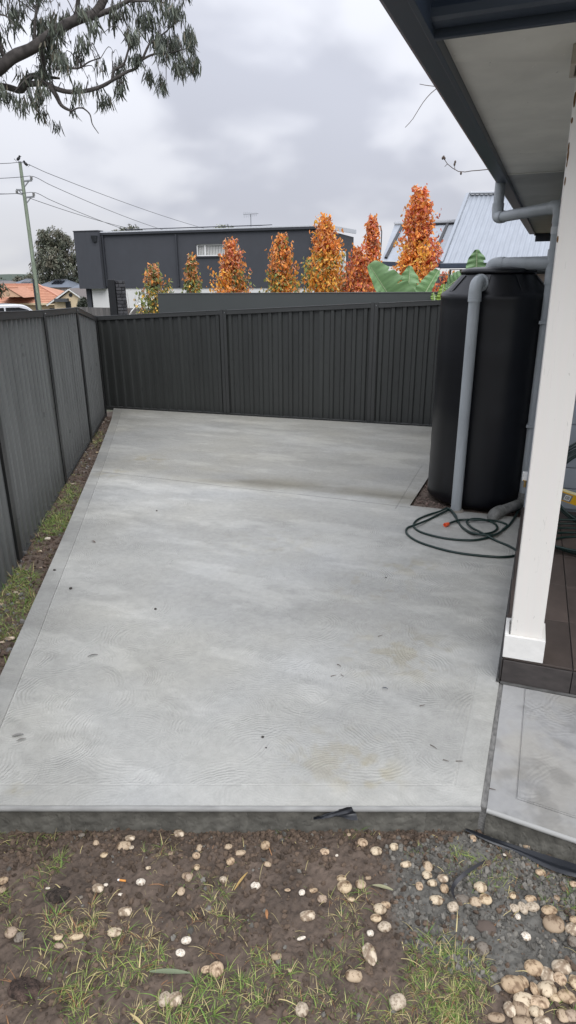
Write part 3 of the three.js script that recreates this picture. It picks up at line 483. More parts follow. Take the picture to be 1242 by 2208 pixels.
{
  // coil of hose hanging on the wall and lying on the porch tiles
  const t = thing('hose_coil', 'coil of dark green hose on the porch tiles against the weatherboard wall', 'hose', W(5.2, 0.52, PORCH)), r = rng(23);
  for (let k = 0; k < 7; k++) { const cx = 0.62 + 0.05 * (r() - 0.5), cy = 0.40 + 0.05 * (r() - 0.5), R = 0.27 + 0.05 * r(), ox = 0.03 * k, ph = r() * 6; const pts = []; for (let q = 0; q < 16; q++) { const a = q / 16 * Math.PI * 2; pts.push(W(5.30 - ox - 0.05 * (1 - Math.sin(a)) , cx + Math.cos(a) * R * 1.15, PORCH + 0.02 + Math.max(0.0, cy - 0.1 + Math.sin(a) * R + 0.01 * Math.sin(3 * a + ph)))); } part('hose_loop', [tube(pts, 0.0085, 8, 90, true)], M.hose, t); }
  for (let k = 0; k < 5; k++) { const R = 0.42 + 0.05 * k, pts = []; for (let q = 0; q < 16; q++) { const a = q / 16 * Math.PI * 2; pts.push(W(4.62 + Math.sin(a) * R * 0.55 + 0.02 * k, 0.72 + Math.cos(a) * R, PORCH + 0.012 + 0.012 * k + 0.005 * Math.sin(2 * a + k))); } part('hose_loop', [tube(pts, 0.0085, 8, 90, true)], M.hose, t); }
}
{
  // garden hose looped on the slab
  const pts = []; const h = (x, y, z = 0.0095) => pts.push(on(x, y, z));
  h(1146, 1040, 0.20); h(1137, 1062, 0.12); h(1128, 1082, 0.05); h(1118, 1100, 0.018); h(1105, 1123); h(1092, 1138); h(1067, 1153); h(1041, 1162); h(1015, 1165); h(969, 1162); h(937, 1156); h(905, 1146);
  h(892, 1135); h(897, 1123); h(921, 1111); h(947, 1103, 0.02); h(966, 1096, 0.035); h(979, 1107, 0.02); h(989, 1127); h(1002, 1142); h(1021, 1151); h(1047, 1151); h(1067, 1145); h(1072, 1136); h(1063, 1127);
  h(1041, 1120); h(1020, 1119, 0.02); h(1007, 1123, 0.02); h(1015, 1136, 0.024); h(1041, 1150, 0.027); h(1073, 1167); h(1099, 1178); h(1115, 1189); h(1112, 1197); h(1086, 1201); h(1034, 1198);
  h(982, 1191); h(937, 1180); h(898, 1166); h(877, 1150); h(879, 1138); h(898, 1131, 0.02); h(927, 1119); h(953, 1106, 0.014); h(969, 1100, 0.018); h(982, 1115); h(996, 1136); h(1022, 1150, 0.026); h(1060, 1154, 0.026); h(1086, 1141);
  h(1092, 1131); h(1073, 1124); h(1034, 1121, 0.025); h(995, 1121, 0.016); h(975, 1126, 0.015); h(966, 1130, 0.015);
  const t = thing('garden_hose', 'dark green garden hose looped loosely on the concrete beside the tank', 'hose', on(1000, 1150, 0));
  part('hose_tube', [tube(pts, 0.0092, 10, 620)], M.hose, t);
  const a = on(967, 1129.5, 0.016), b = on(956, 1133, 0.018), d = b.clone().sub(a).normalize(), q = new THREE.Quaternion().setFromUnitVectors(UP, d), put = g => { g.applyQuaternion(q); return g.translate(a.x, a.y, a.z); };
  part('connector', [put(new THREE.LatheGeometry([[0.0, 0], [0.013, 0], [0.0145, 0.006], [0.0145, 0.022], [0.0165, 0.024], [0.0175, 0.03], [0.0175, 0.046], [0.0155, 0.05], [0.011, 0.05], [0.0095, 0.03], [0, 0.03]].map(p => new THREE.Vector2(...p)), 18))], M.orange, t, 'orange click-on hose connector');
}

// ------------------------------------------------------------------ beyond the fences: neighbour's wall and pillar
{
  const a = at(341, 640, 11.2), b = at(960, 640, 10.7); b.add(b.clone().sub(a).multiplyScalar(0.7));
  const t = thing('garden_wall', 'smooth dark grey wall standing behind the back fence, below the orange trees', 'wall', a.clone().setY(-0.3));
  part('wall_panel', [bar(a.clone().setY(0.69), b.clone().setY(0.69), 0.06, 2.06, 0.004)], M.wallPanel, t);
  part('wall_capping', [bar(a.clone().setY(1.726), b.clone().setY(1.726), 0.075, 0.014, 0.003)], mat(0.09, 0.098, 0.097, 0.6), t);
}
{
  const p = at(254, 640, 13.2), t = thing('stone_pillar', 'dark pillar of stacked rough stone beside a black panel, behind the fence corner', 'pillar', V(p.x, -0.35, p.z), 0.15);
  const r = rng(31);
  local('pillar_core', box(0.17, 2.27, 0.2, 0.004).translate(0.07, 1.135, 0), M.stack, t);
  const st = [0, 1, 2].map(k => mat(0.035 + 0.02 * k, 0.035 + 0.02 * k, 0.038 + 0.021 * k, 0.85));
  for (let y = 0.05, k = 0; y < 2.24; y += 0.062) { let x = -0.01; while (x < 0.15) { const w = Math.min(0.05 + 0.08 * r(), 0.168 - x); if (w < 0.02) break; local('stone', box(w - 0.006, 0.052, 0.03 + 0.02 * r(), 0.006).translate(x + w / 2, y + 0.03, 0.105), st[(k++ + (r() * 3 | 0)) % 3], t); x += w; } }
  local('side_panel', box(0.135, 2.30, 0.16, 0.006).translate(-0.09, 1.15, 0.07), M.black, t);
}
{
  const a = at(160, 662, 27), b = at(470, 668, 24), t = thing('timber_fence', 'low dull grey paling fence in front of the white lower wall', 'fence', a.clone().setY(-1.2)), n = 46;
  const ms = [0, 1, 2].map(k => mat(0.10 + 0.02 * k, 0.096 + 0.018 * k, 0.09 + 0.017 * k, 0.9));
  for (let k = 0; k < n; k++) { const u = k / n, v = (k + 0.93) / n; const p = a.clone().lerp(b, u), q = a.clone().lerp(b, v); part('paling', [bar(V(p.x, (p.y - 1.1) / 2, p.z), V(q.x, (q.y - 1.1) / 2, q.z), 0.02, p.y + 1.1)], ms[(k * 7 + (k >> 2)) % 3], t); }
  part('rail', [bar(a.clone().add(V(0, -0.3, -0.05)), b.clone().add(V(0, -0.3, -0.05)), 0.05, 0.09)], ms[0], t);
}
{
  // dark two-level house with a white lower wall
  const R = V(1.73, 0, -35.15), L0 = at(219, 504, 38.93), L = V(L0.x, 0, L0.z), E = V(4.25, 0, -43.06), d = R.clone().sub(L).normalize(), n = V(-d.z, 0, d.x);   // n points to the front
  if (n.z < 0) n.negate();
  const top = 4.30, P = (x, w, y) => L.clone().addScaledVector(d, x).addScaledVector(n, w).setY(y), LEN = L.distanceTo(R);
  const t = thing('dark_house', 'two storey charcoal house with flat roof and white lower wall', 'house', V(L.x, -1.9, L.z));
  const E2 = R.clone().add(E.clone().sub(R)), side = E.clone().sub(R).setY(0).normalize(), back = (p, k) => p.clone().addScaledVector(side, k);
  const A = P(0, 0, 0), B = P(LEN, 0, 0), Cc = back(B, 8), D = back(A, 8);
  // window opening: wall in four pieces
  const onW = (px, py) => onPlane(px, py, L, R), w0 = onW(423, 540), w1 = onW(515, 540), ux = p => p.clone().sub(L).setY(0).dot(d), x0 = ux(w0), x1 = ux(w1), yb = onW(424, 552.5).y, yt = onW(424, 527).y, y0 = 1.49;
  const seg = (xa, xb, ya, yb2, w = 0, th = 0.24) => bar(P(xa, w - th / 2, (ya + yb2) / 2), P(xb, w - th / 2, (ya + yb2) / 2), th, yb2 - ya);
  part('upper_wall', [seg(0, x0, y0, top), seg(x1, LEN, y0, top), seg(x0, x1, yt, top), seg(x0, x1, y0, yb)], M.darkWall, t);
  part('side_wall', [bar(back(B, 0.12).setY((y0 + top) / 2).addScaledVector(d, -0.1), back(B, 8).setY((y0 + top) / 2).addScaledVector(d, -0.1), 0.2, top - y0)], M.darkWall, t);
  part('rear_wall', [poly([back(A, 7.8), back(B, 7.8), Cc, D], -1.9, top)], M.darkWall, t);
  // parapet block at the left end, proud of the wall
  const PX = ux(onW(172, 560));
  part('end_block', [bar(P(PX, 0.08, (top + 0.18 + 1.46) / 2), P(-0.02, 0.08, (top + 0.18 + 1.46) / 2), 0.5, top + 0.18 - 1.46), bar(P(PX + 0.06, -4, 1.6), P(PX + 0.34, -4, 1.6), 7.6, 5.2).translate(0, -0.2, 0)], M.darkWall, t);
  part('block_capping', [bar(P(PX - 0.02, 0.08, top + 0.2), P(0, 0.08, top + 0.2), 0.56, 0.04)], M.darkTrim, t);
  part('lower_wall', [seg(PX + 0.55, LEN - 0.1, -1.9, y0 - 0.012, -0.05)], M.render, t);
  part('lower_side_wall', [bar(back(B, 0.2).addScaledVector(d, -0.3).setY(-0.3), back(B, 8).addScaledVector(d, -0.3).setY(-0.3), 0.2, 3.2)], M.render, t);
  part('floor', [poly([A, B, Cc, D], y0 - 0.01, y0)], M.darkWall, t);
  const g0 = P(-0.05, 0.06, top + 0.03), g1 = P(LEN + 0.1, 0.06, top + 0.03);
  part('gutter', [bar(g0, g1, 0.13, 0.12, 0.01)], M.darkTrim, t);
  part('roof_edge', [bar(P(-0.05, 0.0, top + 0.125), P(LEN + 0.12, 0.0, top + 0.125), 0.26, 0.06)], M.flash, t);
  const ra = P(-0.05, 0.1, top + 0.15), rb = P(LEN + 0.1, 0.1, top + 0.15);
  part('roof', [quadGrid((u, v) => back(ra.clone().lerp(rb, u), v * 8.2).setY(top + 0.15 + 0.06 * v * 4), 4, 2)], M.zinc, t);
  part('side_barge', [bar(back(rb, 0.1).setY(top + 0.1), back(rb, 8.2).setY(top + 0.3), 0.08, 0.22)], M.flash, t);
  const pn = 11; for (let k = 0; k < pn; k++) { const xa = 1.3 + k * (8.1 / pn), f = w => P(xa, 0, 0).addScaledVector(side, w); void f; part('solar_panel', [bar(back(P(xa, 0, top + 0.26), 1.2).setY(top + 0.32), back(P(xa + 8.1 / pn - 0.03, 0, top + 0.26), 1.2).setY(top + 0.32), 1.7, 0.04, 0.005, V(0, 1, 0.09).normalize())], M.solar, t); }
  // downpipes and the rain head
  const dp = (pxT, pyT, pyB, w = 0.085) => { const p = onW(pxT, (pyT + pyB) / 2), x = ux(p); return [x, onW(pxT, pyT).y, onW(pxT, pyB).y, w]; };
  for (const [px, a, b2] of [[219, 520, 618], [227.5, 508, 618], [383.5, 506, 617], [675, 500, 575]]) { const [x, ya, yb3] = dp(px, a, b2); part('downpipe', [bar(P(x, 0.07, ya).addScaledVector(d, 0.0), P(x, 0.07, yb3), 0.10, 0.09, 0.01, d)], M.darkTrim, t); }
  const rh = dp(212, 510, 521); part('rain_head', [new THREE.CylinderGeometry(0.26, 0.14, 0.32, 4, 1).rotateY(Math.PI / 4).scale(1, 1, 0.7).rotateY(Math.atan2(-d.z, d.x)).translate(P(rh[0], 0.36, 0).x, (rh[1] + rh[2]) / 2, P(rh[0], 0.36, 0).z)], M.darkTrim, t);
  const win = new THREE.Group(); win.name = 'window'; t.add(win); win.updateWorldMatrix(true, false);
  const fr = 0.055, wseg = (xa, xb, ya, yb2, w, th) => bar(P(xa, w, (ya + yb2) / 2), P(xb, w, (ya + yb2) / 2), th, yb2 - ya);
  part('frame', [wseg(x0, x1, yt - fr, yt, -0.1, 0.06), wseg(x0, x1, yb, yb + fr, -0.1, 0.06), wseg(x0, x0 + fr, yb + fr, yt - fr, -0.1, 0.06), wseg(x1 - fr, x1, yb + fr, yt - fr, -0.1, 0.06), wseg(x0 + 0.46, x0 + 0.52, yb + fr, yt - fr, -0.1, 0.058)], M.white, win);
  part('pane', [wseg(x0 + fr, x1 - fr, yb + fr, yt - fr, -0.115, 0.006)], M.glass, win);
  for (let k = 0; k < 26; k++) { const xa = x0 + fr + k * (x1 - x0 - 2 * fr) / 26; part('blind_slat', [wseg(xa + 0.006, xa + 0.074, yb + fr, yt - fr - 0.01, -0.19 - 0.006 * (k % 2), 0.004)], M.blind, win); }
  part('sill', [wseg(x0 - 0.02, x1 + 0.02, yb - 0.07, yb - 0.002, 0.02, 0.1)], M.darkTrim, t);
  const sw = new THREE.Group(); sw.name = 'side_window'; t.add(sw); sw.updateWorldMatrix(true, false);
  const s0 = back(B, 3.2), s1 = back(B, 5.6), ys0 = 1.95, ys1 = 3.35, q = (p, k) => p.clone().addScaledVector(d, k);
  part('frame', [bar(q(s0, 0.03).setY(ys1), q(s1, 0.03).setY(ys1), 0.06, 0.1), bar(q(s0, 0.03).setY(ys0), q(s1, 0.03).setY(ys0), 0.06, 0.1), bar(q(s0, 0.03).setY(ys0 + 0.05), q(s0, 0.03).setY(ys1 - 0.05), 0.06, 0.1, 0, d), bar(q(s1, 0.03).setY(ys0 + 0.05), q(s1, 0.03).setY(ys1 - 0.05), 0.06, 0.1, 0, d)], M.white, sw);
  part('blind', [bar(q(s0, 0.02).setY((ys0 + ys1) / 2), q(s1, 0.02).setY((ys0 + ys1) / 2), 0.02, ys1 - ys0 - 0.1)], M.blind, sw);
  void E2;
  // television antenna standing on the roof
  const an = onPlane(541, 480, back(A, 3), back(B, 3)), at0 = thing('roof_antenna', 'thin television antenna on a mast above the charcoal house roof', 'antenna', an.clone().setY(top + 0.24));
  const yT = onPlane(541, 462, back(A, 3), back(B, 3)).y;
  part('mast', [bar(V(an.x, top + 0.2, an.z), V(an.x, yT, an.z), 0.04, 0.04, 0, d)], M.steel, at0);
  part('boom', [bar(V(an.x, yT, an.z).addScaledVector(d, -0.45), V(an.x, yT + 0.02, an.z).addScaledVector(d, 0.45), 0.025, 0.025)], M.steel, at0);
  for (let k = 0; k < 7; k++) part('element', [bar(V(an.x, yT, an.z).addScaledVector(d, -0.4 + k * 0.12).add(V(0, -0.16 + 0.012 * k, -0.1)), V(an.x, yT, an.z).addScaledVector(d, -0.4 + k * 0.12).add(V(0, 0.12 - 0.008 * k, 0.1)), 0.014, 0.014, 0, V(1, 0, 0))], M.steel, at0);
}
// ------------------------------------------------------------------ the right-hand neighbour's metal roofs
{
  const yR = 4.25, yE = 2.30;
  const r0_ = at(1012, 420, 21.0), e0 = at(955, 568, 18.0), er = V(1, 0, 0.12).normalize();
  const t = thing('metal_roof_house', 'house with a steep pale grey corrugated metal roof, behind the water tank', 'house', V(e0.x + 3, -0.6, e0.z));
  const LEN = 11, cor = (o, e, len, pitch, amp, seed) => {                     // corrugated sheet from ridge to eave
    const n = Math.round(len / pitch) * 6, nrm = new THREE.Vector3().crossVectors(er, e.clone().sub(o)).normalize(); if (nrm.y < 0) nrm.negate();
    return quadGrid((u, v) => o.clone().lerp(e, v).addScaledVector(er, u * len).addScaledVector(nrm, 0.6 * amp * Math.sin(u * len / pitch * 6.283)), n, 1);
  };
  for (let k = 0; k < 14; k++) { const w = LEN / 14; part('roof_sheet', [cor(r0_.clone().addScaledVector(er, k * w), e0.clone().addScaledVector(er, k * w), w, 0.131, 0.022)], M.zinc, t); }
  part('ridge_cap', [bar(r0_.clone().add(V(0, 0.05, 0)), r0_.clone().addScaledVector(er, LEN).add(V(0, 0.05, 0)), 0.26, 0.05, 0.01)], M.flash, t);
  part('barge', [bar(r0_.clone().add(V(-0.05, 0.03, 0)), e0.clone().add(V(-0.05, 0.03, 0)), 0.09, 0.06, 0.01)], M.zinc, t);
  part('gutter', [bar(e0.clone().add(V(-0.1, -0.06, 0.1)), e0.clone().addScaledVector(er, LEN).add(V(0, -0.06, 0.1)), 0.14, 0.13, 0.02)], M.gutter, t);
  const back = V(0, 0, -3);
  part('rear_slope', [quadGrid((u, v) => r0_.clone().addScaledVector(er, u * LEN).add(V(0.3 * v, -1.9 * v, -3 * v)), 2, 1)], M.zinc, t);
  part('wall', [poly([e0.clone().add(V(0.3, 0, -0.5)), e0.clone().addScaledVector(er, LEN).add(V(0, 0, -0.5)), r0_.clone().addScaledVector(er, LEN).add(back), r0_.clone().add(back).add(V(0.6, 0, 0))], -0.8, yE - 0.15)], mat(0.32, 0.27, 0.24, 0.9), t);
  const wa = at(968, 588, 17.9), wb = at(985, 588, 17.9);
  part('window', [bar(V(wa.x, 1.75, wa.z + 0.25), V(wb.x, 1.75, wb.z + 0.25), 0.05, 0.75)], M.white, t);
  // the lower roof on its left: flat pans between dark channels
  const q0 = at(851, 484, 21.6), q1 = at(1000, 478, 21.4), f0 = at(822, 562, 18.6), f1 = at(956, 566, 18.4), d = q1.clone().sub(q0);
  part('low_roof', [quadGrid((u, v) => q0.clone().lerp(q1, u).lerp(f0.clone().lerp(f1, u), v), 4, 4)], M.zinc, t);
  const P = (u, v, k) => q0.clone().lerp(q1, u).lerp(f0.clone().lerp(f1, u), v).add(V(0, k, 0.02));
  for (const [u0, v0, u1, v1] of [[0.12, 0.09, 0.06, 0.95], [0.78, 0.05, 0.80, 0.97], [1.05, 0.3, 1.0, 0.98]]) part('channel', [bar(P(u0, v0, 0.02), P(u1, v1, 0.02), 0.075, 0.05)], M.black, t);
  part('head_channel', [bar(P(0.10, 0.075, 0.02), P(0.92, 0.055, 0.02), 0.08, 0.05)], M.black, t);
  part('ridge_cap', [bar(P(-0.01, 0, 0.04), P(1, 0, 0.04), 0.16, 0.05)], M.flash, t);
  part('low_gutter', [bar(P(-0.02, 1.0, -0.08), P(1.02, 1.0, -0.08), 0.12, 0.12)], M.gutter, t);
  part('low_wall', [poly([P(0.02, 0.93, 0), P(1, 0.93, 0), P(1, 0, 0).add(V(0, 0, -1.5)), P(0.02, 0, 0).add(V(0, 0, -1.5))], -0.8, 1.95)], mat(0.25, 0.25, 0.26, 0.9), t);
  void d; void yR;
  const pa = at(822, 487, 17.2), pb = at(817, 590, 17.2), ap = thing('thin_pole', 'thin curved dark pole rising beside the tall orange tree', 'pole', pb.clone().setY(-0.6));
  part('pole_shaft', [tube([V(pb.x, -0.6, pb.z), pb, pb.clone().lerp(pa, 0.7).add(V(0.02, 0, 0)), pa.clone().add(V(0, -0.03, 0)), pa.clone().add(V(-0.06, 0.02, 0)), pa.clone().add(V(-0.13, 0.0, 0))], 0.014, 6, 30)], M.darkTrim, ap);
}

// ------------------------------------------------------------------ far left: houses, car, pole with wires
function hipRoof(x0, x1, z0, z1, y0, y1, inset) {
  const m = (z0 + z1) / 2, a = V(x0, y0, z0), b = V(x1, y0, z0), c = V(x1, y0, z1), d = V(x0, y0, z1), e = V(x0 + inset, y1, m), f = V(x1 - inset, y1, m), P = [];
  for (const tri of [[a, b, f], [a, f, e], [b, c, f], [c, d, e], [c, e, f], [d, a, e]]) for (const p of tri) P.push(...p.toArray());
  const g = new THREE.BufferGeometry(); g.setAttribute('position', new THREE.Float32BufferAttribute(P, 3)); g.computeVertexNormals(); return worldUV(g, (x, y, z) => [x * 0.2, z * 0.2 + y * 0.1]);
}
{
  const D = 74, rl = at(-60, 617, 80), rr = at(128, 618, 80), el = at(-90, 652, D), er = at(150, 653, D), yE = er.y, yR = rr.y;
  const t = thing('tiled_house', 'low house with a wide orange tiled hip roof beyond the road', 'house', V((el.x + er.x) / 2, yE - 2.6, -79));
  part('roof', [hipRoof(el.x - 3, er.x, -D, -D - 12, yE, yR + 0.25, 5.5)], M.terracotta, t);
  const rows = []; for (let k = 1; k < 12; k++) { const v = k / 12; rows.push(bar(V(lerp(el.x - 3, el.x + 2.5, v), lerp(yE, yR + 0.25, v) + 0.03, lerp(-D, -D - 6, v)), V(lerp(er.x, er.x - 5.5, v), lerp(yE, yR + 0.25, v) + 0.03, lerp(-D, -D - 6, v)), 0.06, 0.05)); }
  part('tile_course', rows, mat(0.45, 0.22, 0.14, 0.85), t);
  part('ridge_cap', [bar(V(el.x + 2.5, yR + 0.3, -D - 6), V(er.x - 5.5, yR + 0.3, -D - 6), 0.3, 0.16), bar(V(er.x - 5.5, yR + 0.3, -D - 6), V(er.x, yE + 0.05, -D), 0.26, 0.14)], mat(0.5, 0.25, 0.17, 0.8), t);
  part('fascia', [bar(V(el.x - 3, yE - 0.1, -D), V(er.x, yE - 0.1, -D), 0.1, 0.2)], M.cream, t);
  part('wall', [box(er.x - el.x + 1.8, 2.8, 10.6).translate((el.x + er.x - 3) / 2, yE - 1.6, -D - 6)], M.cream, t);
  // a small tiled gable facing the road, with a round vent
  const ga = at(-6, 641, D - 2), gp = at(17, 622, D - 2), gb = at(46, 640, D - 2), z = -(D - 2);
  const tri = (pa, pb, pc, zz, dz) => { const s = new THREE.Shape([new THREE.Vector2(pa.x, pa.y), new THREE.Vector2(pb.x, pb.y), new THREE.Vector2(pc.x, pc.y)]); return new THREE.ExtrudeGeometry(s, { depth: dz, bevelEnabled: false }).translate(0, 0, zz); };
  part('gable', [tri(ga, gb, gp, z - 0.3, 0.3)], M.pink, t);
  part('gable_roof', [bar(V(gp.x, gp.y + 0.06, z - 0.02).add(V(0, 0, -2.5)), V(gp.x, gp.y + 0.06, z + 0.1), 0.2, 0.08), quadGrid((u, v) => V(lerp(gp.x, ga.x - 0.3, u), lerp(gp.y + 0.08, ga.y - 0.08, u), z + 0.15 - v * 5), 1, 1), quadGrid((u, v) => V(lerp(gp.x, gb.x + 0.3, u), lerp(gp.y + 0.08, gb.y - 0.08, u), z + 0.15 - v * 5), 1, 1)], M.terracotta, t);
  const vc = at(17, 633, D - 2); part('round_vent', [new THREE.CylinderGeometry(0.2, 0.2, 0.06, 20).rotateX(Math.PI / 2).translate(vc.x, vc.y, z + 0.04)], mat(0.42, 0.3, 0.2, 0.9), t);
  const win = box(1.4, 1.0, 0.08); win.translate(vc.x + 4.5, yE - 1.0, -D + 0.82 - 0.06); part('window', [win], M.darkGlass, t);
}
{
  // cream gabled house with a dark door opening
  const D = 64, a = at(110, 655, D), p = at(150, 624, D), b = at(178, 648, D), z = -D;
  const t = thing('gabled_house', 'small cream house with a white trimmed gable and a round dark vent', 'house', V((a.x + b.x) / 2, p.y - 5, z));
  const s = new THREE.Shape([new THREE.Vector2(a.x + 0.3, p.y - 5), new THREE.Vector2(b.x + 0.6, p.y - 5), new THREE.Vector2(b.x + 0.6, b.y - 0.25), new THREE.Vector2(p.x, p.y - 0.12), new THREE.Vector2(a.x + 0.3, a.y + 0.05)]);
  part('wall', [new THREE.ExtrudeGeometry(s, { depth: 6, bevelEnabled: false }).translate(0, 0, z - 6)], M.cream, t);
  for (const q of [a, b]) { const e = V(q.x + (q === b ? 0.7 : -0.35), q.y - (q === b ? 0.3 : 0.15), 0); part('barge_board', [bar(V(p.x, p.y, z + 0.25), V(e.x, e.y, z + 0.25), 0.06, 0.13, 0, V(0, 0.8, 0.1).normalize())], M.white, t); part('roof', [quadGrid((u, v) => V(lerp(p.x, e.x, u), lerp(p.y + 0.1, e.y + 0.1, u), z + 0.3 - v * 7), 1, 1)], M.roofBrown, t); }
  const v = at(152.5, 636, D); part('round_vent', [new THREE.CylinderGeometry(0.17, 0.17, 0.06, 20).rotateX(Math.PI / 2).translate(v.x, v.y, z + 0.03)], M.black, t);
  const w = at(135, 647, D); part('porch_awning', [bar(V(w.x - 0.6, w.y, z + 0.3), V(w.x + 0.6, w.y, z + 0.3), 0.6, 0.3)], mat(0.06, 0.065, 0.07, 0.8), t);
  part('door', [box(0.5, 0.7, 0.06).translate(w.x + 0.5, w.y - 0.45, z + 0.04)], M.darkGlass, t);
}
{
  const spec = [[10, 75, 602, 616, 100, 'roofGrey', 'grey roofed house with solar panels, left of the utility pole'], [70, 150, 603, 620, 93, 'roofGrey', 'dark slate roofed house just right of the utility pole'], [-70, 34, 606, 618, 98, 'roofBrown', 'brown roofed house at the far left edge'], [140, 190, 610, 626, 84, 'roofGrey', 'slate roofed house partly hidden by the charcoal house']];
  for (const [xa, xb, yt, yb, D, m, label] of spec) {
    const a = at(xa, yb, D), b = at(xb, yb, D), r = at((xa + xb) / 2, yt, D + 4), t = thing('far_house', label, 'house', V((a.x + b.x) / 2, a.y - 2.6, -D - 4));
    part('roof', [hipRoof(a.x, b.x, -D, -D - 9, a.y, r.y, (b.x - a.x) * 0.33)], M[m], t);
    part('wall', [box(b.x - a.x - 0.9, 2.7, 8).translate((a.x + b.x) / 2, a.y - 1.36, -D - 4.5)], mat(0.4, 0.37, 0.34, 0.9), t);
    part('ridge_cap', [bar(V(lerp(a.x, b.x, 0.33), r.y + 0.03, -D - 4.5), V(lerp(a.x, b.x, 0.67), r.y + 0.03, -D - 4.5), 0.25, 0.12)], mat(0.2, 0.21, 0.23, 0.8), t);
    if (xa === 10 || xa === 70) for (let k = 0; k < 4; k++) { const u = 0.40 + 0.075 * k; part('solar_panel', [quadGrid((q, v) => V(lerp(a.x, b.x, u + q * 0.065), lerp(a.y, r.y, 0.35 + v * 0.4) + 0.1, lerp(-D, -D - 4.5, 0.35 + v * 0.4)), 1, 1)], M.solar, t); }
  }
}
{
  // white car seen over the left fence: a shaped shell, glass, wheels and lamps
  const roof = at(40, 655, 26), gy = roof.y - 1.52, t = thing('parked_car', 'white car parked beyond the left fence, only its roof and windows showing', 'car', V(roof.x - 0.6, gy, roof.z), 1.02);
  // side outline along the car's own x (front at +x)
  const prof = [[-2.2, 0.32], [-2.28, 0.62], [-2.2, 0.95], [-1.75, 1.36], [-1.25, 1.50], [0.15, 1.50], [0.55, 1.40], [1.15, 1.0], [2.05, 0.86], [2.25, 0.6], [2.22, 0.32]];
  const c = new THREE.CatmullRomCurve3(prof.map(p => V(p[0], p[1], 0)), false, 'catmullrom', 0.35), pts = c.getPoints(60);
  const low = pts.map(p => new THREE.Vector2(p.x, Math.min(p.y, 0.98)));
  local('body', new THREE.ExtrudeGeometry(new THREE.Shape(low), { depth: 1.62, bevelEnabled: true, bevelSize: 0.07, bevelThickness: 0.08, bevelSegments: 4 }).translate(0, 0, -0.81), M.carWhite, t);
  const cab = pts.filter(p => p.y > 0.95); const cabin = new THREE.ExtrudeGeometry(new THREE.Shape(cab.map(p => new THREE.Vector2(p.x * 0.985, p.y - 0.04))), { depth: 1.32, bevelEnabled: true, bevelSize: 0.05, bevelThickness: 0.1, bevelSegments: 4 }).translate(0, 0, -0.66);
  local('cabin', cabin, M.carWhite, t);
  const glassPiece = (pl, zz) => new THREE.ExtrudeGeometry(new THREE.Shape(pl.map(p => new THREE.Vector2(...p))), { depth: 0.02, bevelEnabled: false }).translate(0, 0, zz - 0.01);
  for (const s of [-1, 1]) { local('side_window', glassPiece([[-1.62, 1.02], [-1.45, 1.3], [-1.15, 1.40], [-0.55, 1.41], [-0.55, 1.02]], s * 0.765), M.darkGlass, t); local('side_window', glassPiece([[-0.47, 1.02], [-0.47, 1.41], [0.12, 1.40], [0.5, 1.3], [0.95, 1.02]], s * 0.765), M.darkGlass, t); local('mirror', new THREE.SphereGeometry(0.1, 12, 8).scale(0.7, 0.8, 1).translate(0.7, 1.05, s * 0.92), M.carWhite, t); local('tail_lamp', box(0.06, 0.3, 0.2, 0.02).translate(-2.27, 0.85, s * 0.7), M.lampRed, t); local('headlight', box(0.12, 0.16, 0.34, 0.03).translate(2.2, 0.72, s * 0.66), M.flash, t); for (const x of [-1.4, 1.4]) { const w = local('wheel', new THREE.TorusGeometry(0.23, 0.1, 10, 24).translate(x, 0.33, s * 0.78), M.tyre, t); local('rim', new THREE.CylinderGeometry(0.18, 0.2, 0.1, 20).rotateX(Math.PI / 2).translate(x, 0.33, s * 0.8), M.flash, w); } }
  local('rear_window', bar(V(-1.98, 1.10, 0), V(-1.64, 1.42, 0), 1.22, 0.04, 0.01), M.darkGlass, t);
  local('windscreen', bar(V(0.58, 1.40, 0), V(1.12, 1.04, 0), 1.25, 0.03, 0.01), M.darkGlass, t);
  for (const s of [-1, 1]) local('roof_rail', tube([V(-1.3, 1.50, s * 0.6), V(-0.6, 1.55, s * 0.6), V(0.1, 1.51, s * 0.6)], 0.018, 6), M.steel, t);
}
{
  // white curved tube by the small tree
  const D = 16.2, pts = [[281, 676], [287, 668], [294, 660], [301, 656], [306, 655]].map(p => at(p[0], p[1], D)); const p0 = pts[0];
  pts.unshift(V(p0.x - 0.08, -0.3, p0.z), V(p0.x - 0.06, 0.6, p0.z)); pts.push(V(pts[6].x + 0.25, pts[6].y + 0.01, p0.z), V(pts[6].x + 0.55, -0.3, p0.z));
  solo('white_hoop', [tube(pts, 0.017, 8, 60)], M.white, 'white curved tube arching behind the fence beside the smallest autumn tree', 'tube');
}
